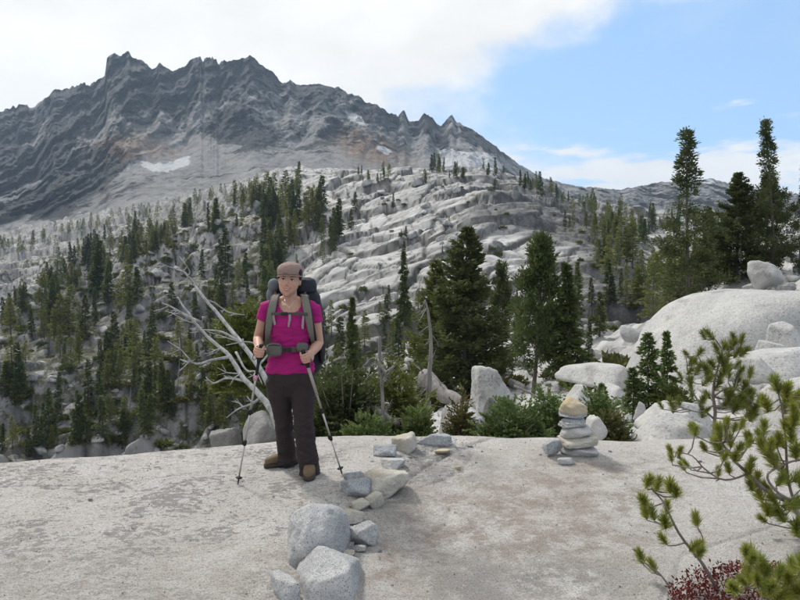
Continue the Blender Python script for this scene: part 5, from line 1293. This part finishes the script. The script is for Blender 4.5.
cv('band', shell(cc_, (.0868, .1088, .094), -.020, m=3) if False else ring_loft([(cc_ + Vector((0, 0, z)), (.0985 - abs(z) * .05, 0, 0), (0, .1185 - abs(z) * .05, 0)) for z in (-.020, -.012, -.002, .006)], 36), 'cap_band')
bv, bf = [], []
for i in range(25):                                    # curved visor
    a = pi * (1.02 + 0.96 * i / 24); arch = 0.018 * (1 - abs(cos(a)) ** 2)
    for j, (rx, ry, zz) in enumerate(((.094, .111, -.012), (.100, .129, -.016), (.101, .141, -.022), (.1015, .143, -.025), (.098, .129, -.020), (.092, .109, -.017))):
        bv.append(cc_ + Vector((rx * cos(a), ry * sin(a) if j not in (1, 2, 3, 4) else (.104 + (ry - .104) * max(0, -sin(a)) ** 0.8) * sin(a), zz + arch * (0.6 if j in (2, 3) else 0.3) - .004)))
for i in range(24):
    for j in range(6):
        a, b = i * 6 + j, i * 6 + (j + 1) % 6; bf.append((a, b, b + 6, a + 6))
cv('brim', (bv, bf), 'cap_cloth')
small_d = vox('side_panel', [ellipsoid(hd(.070, .060, .020), (.018, .050, .036)), ellipsoid(hd(.074, .035, .000), (.013, .034, .026))], 0.005, 2, 'black_cloth')
child('side_panel', small_d, cap_t, hd(0, .045, 0))
# ---- shirt
sl_geo = [tube([SH_L + Vector((.03, 0, .0)), SH_L, SH_L.lerp(EL_L, .40)], [.056, .063, .060], 16), tube([SH_R + Vector((-.03, 0, 0)), SH_R, SH_R.lerp(EL_R, .40)], [.056, .063, .060], 16)]
shm = vox('shirt', [torso(.008)] + sl_geo + [tube([pp(289.9 + 3 * q, 302, .035), pp(289.9 + 13 * q, 303.6, .03), pp(289.9 + 24 * q, 307, .025)], [.048, .045, .042], 12) for q in (-1, 1)], 0.006, 3, 'shirt')
V, N = co(shm), nrm(shm)
qx, qy = pix(V[:, 0], V[:, 1], V[:, 2])
w_ = 0.009 * fbm(V[:, 0] * 9 + 0.8 * V[:, 2] * 9, V[:, 2] * 22, V[:, 1] * 9, 3) + 0.010 * (ridged(V[:, 0] * 7 - V[:, 2] * 9, V[:, 2] * 14, 2.0, 2) - 0.3) * (sstep(qy, 330, 345) + 0.5 * np.exp(-((np.abs(qx - 290) - 20) / 6.0) ** 2))
setco(shm, V + N * w_[:, None]); V = co(shm)
qx, qy = pix(V[:, 0], V[:, 1], V[:, 2])
nl = (((qx - 290.0) / 11.5) ** 2 + ((np.minimum(qy, 298) - 298) / 99 ) ** 2 < 1) & (qy < 298 + 14.5 * np.sqrt(np.clip(1 - np.abs((qx - 290.0) / 11.5) ** 3, 0, 1))) & (V[:, 1] < PY + 0.03)
cut(shm, nl | ((np.abs(qx - 290) < 10.5) & (qy < 303) & (V[:, 1] >= PY + 0.03) & (qy < 301.5)))
child('shirt', shm, person)
# ---- trousers
pm_ = vox('trousers', [pel(.006), leg([(x, y, d, r) for x, y, d, r in KL] + [(287.0, 463.5, .265, .050)], lambda y: .010 + .020 * float(sstep(y, 425, 460))), leg([(x, y, d, r) for x, y, d, r in KR] + [(309.8, 475, .02, .050)], lambda y: .010 + .022 * float(sstep(y, 425, 468)))], 0.0075, 3, 'pants')
V, N = co(pm_), nrm(pm_); qx, qy = pix(V[:, 0], V[:, 1], V[:, 2])
knee = np.exp(-((qy - 428) / 16.0) ** 2) + 0.9 * np.exp(-((qy - 460) / 12.0) ** 2) + 0.25 + 0.5 * np.exp(-((qy - 384) / 8.0) ** 2)
w_ = knee * (0.015 * ridged(V[:, 0] * 7 + V[:, 2] * 4, V[:, 2] * 13, V[:, 1] * 7, 3) - 0.004)
setco(pm_, V + N * w_[:, None]); child('trousers', pm_, person)
# ---- boots
def boot(ank, f, label):
    f = Vector((f[0], f[1], 0)).normalized(); sdv = Vector((-f.y, f.x, 0)); z0 = float(slab_z(ank.x, ank.y))
    ztoe = float(slab_z((ank + f * .17).x, (ank + f * .17).y)); pitch_ = (ztoe - z0) / .17
    def q(t_, s_, u): return Vector((ank.x, ank.y, z0 + pitch_ * t_ + .004)) + f * t_ + sdv * s_ + Vector((0, 0, u))
    K = [(-.075, .026, .030, .075), (-.055, .036, .045, .095), (-.01, .038, .050, .105), (.05, .041, .040, .082), (.10, .047, .034, .064), (.145, .046, .030, .054), (.178, .036, .025, .044), (.193, .018, .02, .032)]
    up_ = [ring_loft([(q(t_, 0, .026 + h / 2), sdv * w, Vector((0, 0, h / 2 + .006))) for t_, w, _, h in K], 18, 2.4), tube([q(-.025, 0, .05), q(-.03, 0, .10), q(-.035, 0, .150)], [.046, .047, .048], 16)]
    child('boot', vox('boot', up_, .0055, 3, 'boot_leather'), person)
    out = [(-.085, .022), (-.07, .034), (-.02, .039), (.05, .044), (.10, .050), (.15, .048), (.182, .037), (.200, .017)]
    so = ring_loft([(q(t_, 0, .013), sdv * w, Vector((0, 0, .016))) for t_, w in out], 16, 5)
    child('boot_sole', mesh_py('boot_sole', *so, 'boot_sole'), person)
    lc = [tube([q(.03 + .018 * i, -.024, .112 - .012 * i), q(.034 + .018 * i, 0, .121 - .0125 * i), q(.03 + .018 * i + .006, .024, .112 - .012 * i)], .003, 6) for i in range(5)]
    child('laces', mesh_py('laces', *join_geo(lc), 'lace'), person)
boot(P(288.5, 462, 5.66), (-.93, -.37), 'r'); boot(P(310.3, 470, 5.385), (.06, -1), 'l')
# necklace
nk = [pp(284.5, 299, -.048), pp(285.6, 303, -.072), pp(287.5, 306.2, -.088), pp(289.2, 307.2, -.092), pp(291, 306, -.088), pp(293.4, 302.5, -.070), pp(294.8, 299, -.045)]
small('necklace', [tube(nk, .0016, 5), ellipsoid(pp(289.2, 308.0, -.095), (.005, .004, .006), sub=2)], 'silver')

# ================================================================ backpack
BR_ = pp(295.5, 372, .25)
pack = empty('backpack', BR_, 0, 'dark hiking backpack with taupe straps worn by the hiker', 'backpack')
bp = lambda name, me: child(name, me, pack, BR_)
pb = vox('pack_body', [ring_loft([hring(x, y, d, w, dd) for x, y, w, dd, d in ((296.5, 289, .150, .085, .235), (296.5, 295, .185, .105, .24), (296.5, 310, .212, .118, .25), (297, 335, .218, .122, .25), (297, 358, .212, .118, .25), (296.5, 370, .19, .10, .245), (296.5, 374, .15, .07, .24))], 32, 3.2)], .011, 3, 'pack_cloth')
V, N = co(pb), nrm(pb); setco(pb, V + N * (0.010 * fbm(V[:, 0] * 8, V[:, 1] * 8, V[:, 2] * 8, 3))[:, None]); bp('pack_body', pb)
lid = vox('lid', [ring_loft([hring(x, y, d, w, dd) for x, y, w, dd, d in ((299, 277.5, .09, .06, .22), (298.5, 280, .135, .095, .22), (297.5, 286, .155, .110, .22), (297, 292, .165, .105, .22))], 28, 2.8)], .010, 3, 'pack_cloth')
V, N = co(lid), nrm(lid); setco(lid, V + N * (0.012 * fbm(V[:, 0] * 9, V[:, 1] * 9, V[:, 2] * 9 + 4, 3))[:, None]); bp('lid', lid)
bp('side_pocket', vox('side_pocket', [ellipsoid(pp(273.8, 285.5, .16), (.050, .05, .058)), ellipsoid(pp(271, 296, .17), (.038, .05, .07))], .009, 3, 'pack_grey'))
bp('side_pocket', vox('side_pocket', [ellipsoid(pp(322, 345, .19), (.028, .08, .16))], .009, 3, 'black_cloth'))
def ribbon(pts, w, th, wdir=(1, 0, 0), sub=5, n=14):
    pts = [Vector(p) for p in pts]; ws = w if hasattr(w, '__len__') else [w] * len(pts); path, wl_ = [], []
    for i in range(len(pts) - 1):
        a = pts[max(i - 1, 0)]; b = pts[i]; c = pts[i + 1]; d = pts[min(i + 2, len(pts) - 1)]
        for k in range(sub):
            t_ = k / sub; path.append(0.5 * ((2 * b) + (c - a) * t_ + (2 * a - 5 * b + 4 * c - d) * t_ * t_ + (3 * b - a - 3 * c + d) * t_ ** 3)); wl_.append(ws[i] + (ws[i + 1] - ws[i]) * t_)
    path.append(pts[-1]); wl_.append(ws[-1]); rings = []
    for i, p in enumerate(path):
        t_ = (path[min(i + 1, len(path) - 1)] - path[max(i - 1, 0)]).normalized(); wd = Vector(wdir); wd = (wd - t_ * wd.dot(t_)).normalized()
        rings.append((p, wd * wl_[i] / 2, t_.cross(wd) * th / 2))
    return ring_loft(rings, n, 4)
for q, xs2 in ((-1, [(277.5, 294.5, .115), (275.6, 296.2, .03), (274.2, 299.5, -.045), (272.4, 306, -.092), (270.8, 314, -.116), (269.3, 322, -.118), (268.0, 331, -.100), (267.2, 340, -.04), (267, 346, .05)]),
               (1, [(303, 294.5, .115), (304.6, 296.2, .03), (305.4, 299.5, -.045), (306.6, 306, -.092), (308, 314, -.116), (309.4, 322, -.118), (311, 331, -.100), (312.4, 340, -.04), (313, 346, .05)])):
    st = bp('shoulder_strap', mesh_py('shoulder_strap', *ribbon([pp(*v) for v in xs2], [.050, .056, .060, .062, .060, .056, .046, .03, .025], .016), 'strap'))
    ed = mesh_py('edging', *ribbon([pp(x + 3.4 * q, y, d + .004) for x, y, d in xs2[1:-1]], .016, .019), 'black_cloth'); child('edging', ed, st, BR_)
chest = [(271.5, 314.0, -.130), (277, 313.8, -.142), (284, 313.7, -.140), (290, 313.8, -.136), (297, 313.8, -.142), (307.5, 314.2, -.130)]
bp('chest_strap', mesh_py('chest_strap', *ribbon([pp(*v) for v in chest], .022, .006, (0, 0, 1)), 'strap_dark'))
bp('chest_buckle', mesh_py('chest_buckle', *ring_loft([(pp(284.2 + dx_, 313.8, -.146), (0, 0, .014), (0, .006, 0)) for dx_ in (-3, -2.4, 2.4, 3)], 12, 5), 'buckle'))
for pts, w in (([(289.6, 314.5, -.146), (289.8, 319, -.152), (289.0, 323, -.152), (288.6, 327, -.150)], [.016, .020, .016, .012]), ([(273.6, 315, -.136), (273.8, 319, -.134), (274.6, 323, -.130), (274.9, 325, -.129)], [.014, .018, .018, .012]), ([(303.3, 316, -.138), (303, 321, -.136), (302.6, 326, -.132), (302.8, 329, -.130)], [.014, .018, .018, .012])):
    bp('strap_tail', mesh_py('strap_tail', *ribbon([pp(*v) for v in pts], w, .004), 'strap_tail'))
belt = [(268.6, 349.5, .03), (271, 349.5, -.060), (278, 349.4, -.104), (287, 349.8, -.118), (296, 349.4, -.114), (304, 348.6, -.092), (310.5, 348.0, -.045), (313, 348, .04)]
bp('hip_belt', mesh_py('hip_belt', *ribbon([pp(*v) for v in belt], .040, .014, (0, 0, 1)), 'strap_dark'))
bp('belt_buckle', mesh_py('belt_buckle', *ring_loft([(pp(287.6 + dx_, 349.8, -.128), (0, 0, .017), (0, .007, 0)) for dx_ in (-3.2, -2.6, 2.6, 3.2)], 12, 5), 'buckle'))
po = bp('hip_pouch', vox('hip_pouch', [ring_loft([(pp(274.2, 349.8, -.125 + dd), (wx, 0, 0), (0, 0, wz)) for dd, wx, wz in ((.05, .058, .050), (.0, .062, .052), (-.028, .056, .046), (-.036, .042, .034))], 24, 3.2)], .006, 2, 'pouch'))
child('zipper', mesh_py('zipper', *tube([pp(268.5, 345.6, -.156), pp(274, 344.8, -.164), pp(280, 345.8, -.156)], .0035, 6), 'black_cloth'), po, BR_)
bp('hip_pouch', vox('hip_pouch', [ring_loft([(pp(302.2, 347.4, -.112 + dd), (wx, 0, 0), (0, 0, wz)) for dd, wx, wz in ((.05, .042, .034), (.0, .046, .038), (-.022, .040, .032), (-.03, .028, .022))], 24, 3.2)], .006, 2, 'pouch'))
# frame stays and dark back panel edge seen beside the arms
bp('load_lifter', mesh_py('load_lifter', *ribbon([pp(276, 296, .02), pp(275, 291, .14)], .02, .004), 'strap_dark')); bp('load_lifter', mesh_py('load_lifter', *ribbon([pp(304.5, 296, .02), pp(305.5, 291, .14)], .02, .004), 'strap_dark'))

# ================================================================ trekking poles
def pole(label, G, T, strap_side):
    ax = (G - T).normalized(); top = G + ax * .065; L = (top - T).length
    o = empty('trekking_pole', T, 0, label, 'trekking pole')
    pt = lambda s_: T + ax * s_
    ad = lambda name, g, mat, par=None: child(name, mesh_py(name, *g, mat), par or o, T)
    gb = L - .065 - .075
    gr = ad('grip', tube([pt(gb), pt(gb + .02), pt(gb + .06), pt(L - .02), pt(L - .004), pt(L)], [.014, .0165, .0145, .0165, .018, .010], 14), 'pole_black')
    side = Vector((strap_side, -.2, 0)).normalized()
    ad('wrist_strap', ribbon([pt(L - .015), pt(L - .02) + side * .035, pt(L - .09) + side * .050 + Vector((0, 0, -.02)), pt(L - .11) + side * .02, pt(L - .06) + side * .016], .016, .003, (0, 1, 0)), 'pole_black', gr)
    ad('foam_sleeve', tube([pt(gb - .22 if strap_side > 0 else gb - .10), pt(gb)], [.0115, .0125], 12), 'pole_taupe' if strap_side > 0 else 'pole_black')
    a1 = L * .52; a2 = L * .30
    ad('upper_shaft', tube([pt(a1), pt(gb)], .0088, 12), 'pole_taupe' if strap_side > 0 else 'pole_silver'); ad('middle_shaft', tube([pt(a2), pt(a1)], .0075, 12), 'pole_silver'); ad('lower_shaft', tube([pt(.05), pt(a2)], .0062, 12), 'pole_silver')
    if strap_side < 0: ad('pink_band', tube([pt(gb - .14), pt(gb - .10)], .0125, 12), 'pole_pink')
    for s_ in (a1, a2):
        ck = ad('lock_clamp', tube([pt(s_ - .02), pt(s_ - .014), pt(s_ + .016), pt(s_ + .022)], [.009, .0135, .0135, .0095], 12), 'pole_black')
        ad('lever', tube([pt(s_ - .012) + Vector((-.014, -.004, 0)), pt(s_ + .014) + Vector((-.016, -.006, 0))], .0045, 6), 'pole_black', ck)
    ad('basket', tube([pt(.050), pt(.056), pt(.062)], [.020, .026, .016], 16), 'pole_black')
    ad('tip', tube([pt(0) - Vector((0, 0, .002)), pt(.012), pt(.055)], [.002, .005, .0075], 10), 'pole_black')
pole('silver trekking pole in the hand at left, planted on the slab', GL, TIPL, -1)
pole('taupe trekking pole in the hand at right, tip by the stones', GR, TIPR, 1)
HAZE = 0.00012
# ================================================================ air
hz = NT('haze_air'); hz.n.remove(hz.b)
pv = hz.new('ShaderNodeVolumePrincipled')
pv.inputs['Color'].default_value = (0.58, 0.77, 1.0, 1)
pv.inputs['Density'].default_value = HAZE
pv.inputs['Anisotropy'].default_value = 0.2
hz.l.new(pv.outputs[0], hz.n['Material Output'].inputs['Volume'])
x0, x1, y0, y1, z0, z1 = -5400, 5400, -5400, 5400, -77, 600
V = [(x, y, z) for z in (z0, z1) for y in (y0, y1) for x in (x0, x1)]
hb = obj('haze', mesh_py('haze', V, [(0, 2, 3, 1), (4, 5, 7, 6), (0, 1, 5, 4), (2, 6, 7, 3), (0, 4, 6, 2), (1, 3, 7, 5)], None, False))
hb.data.materials.append(MATS['haze_air'])
tag(hb, 'thin blue mountain haze filling the air', 'haze', kind='stuff')
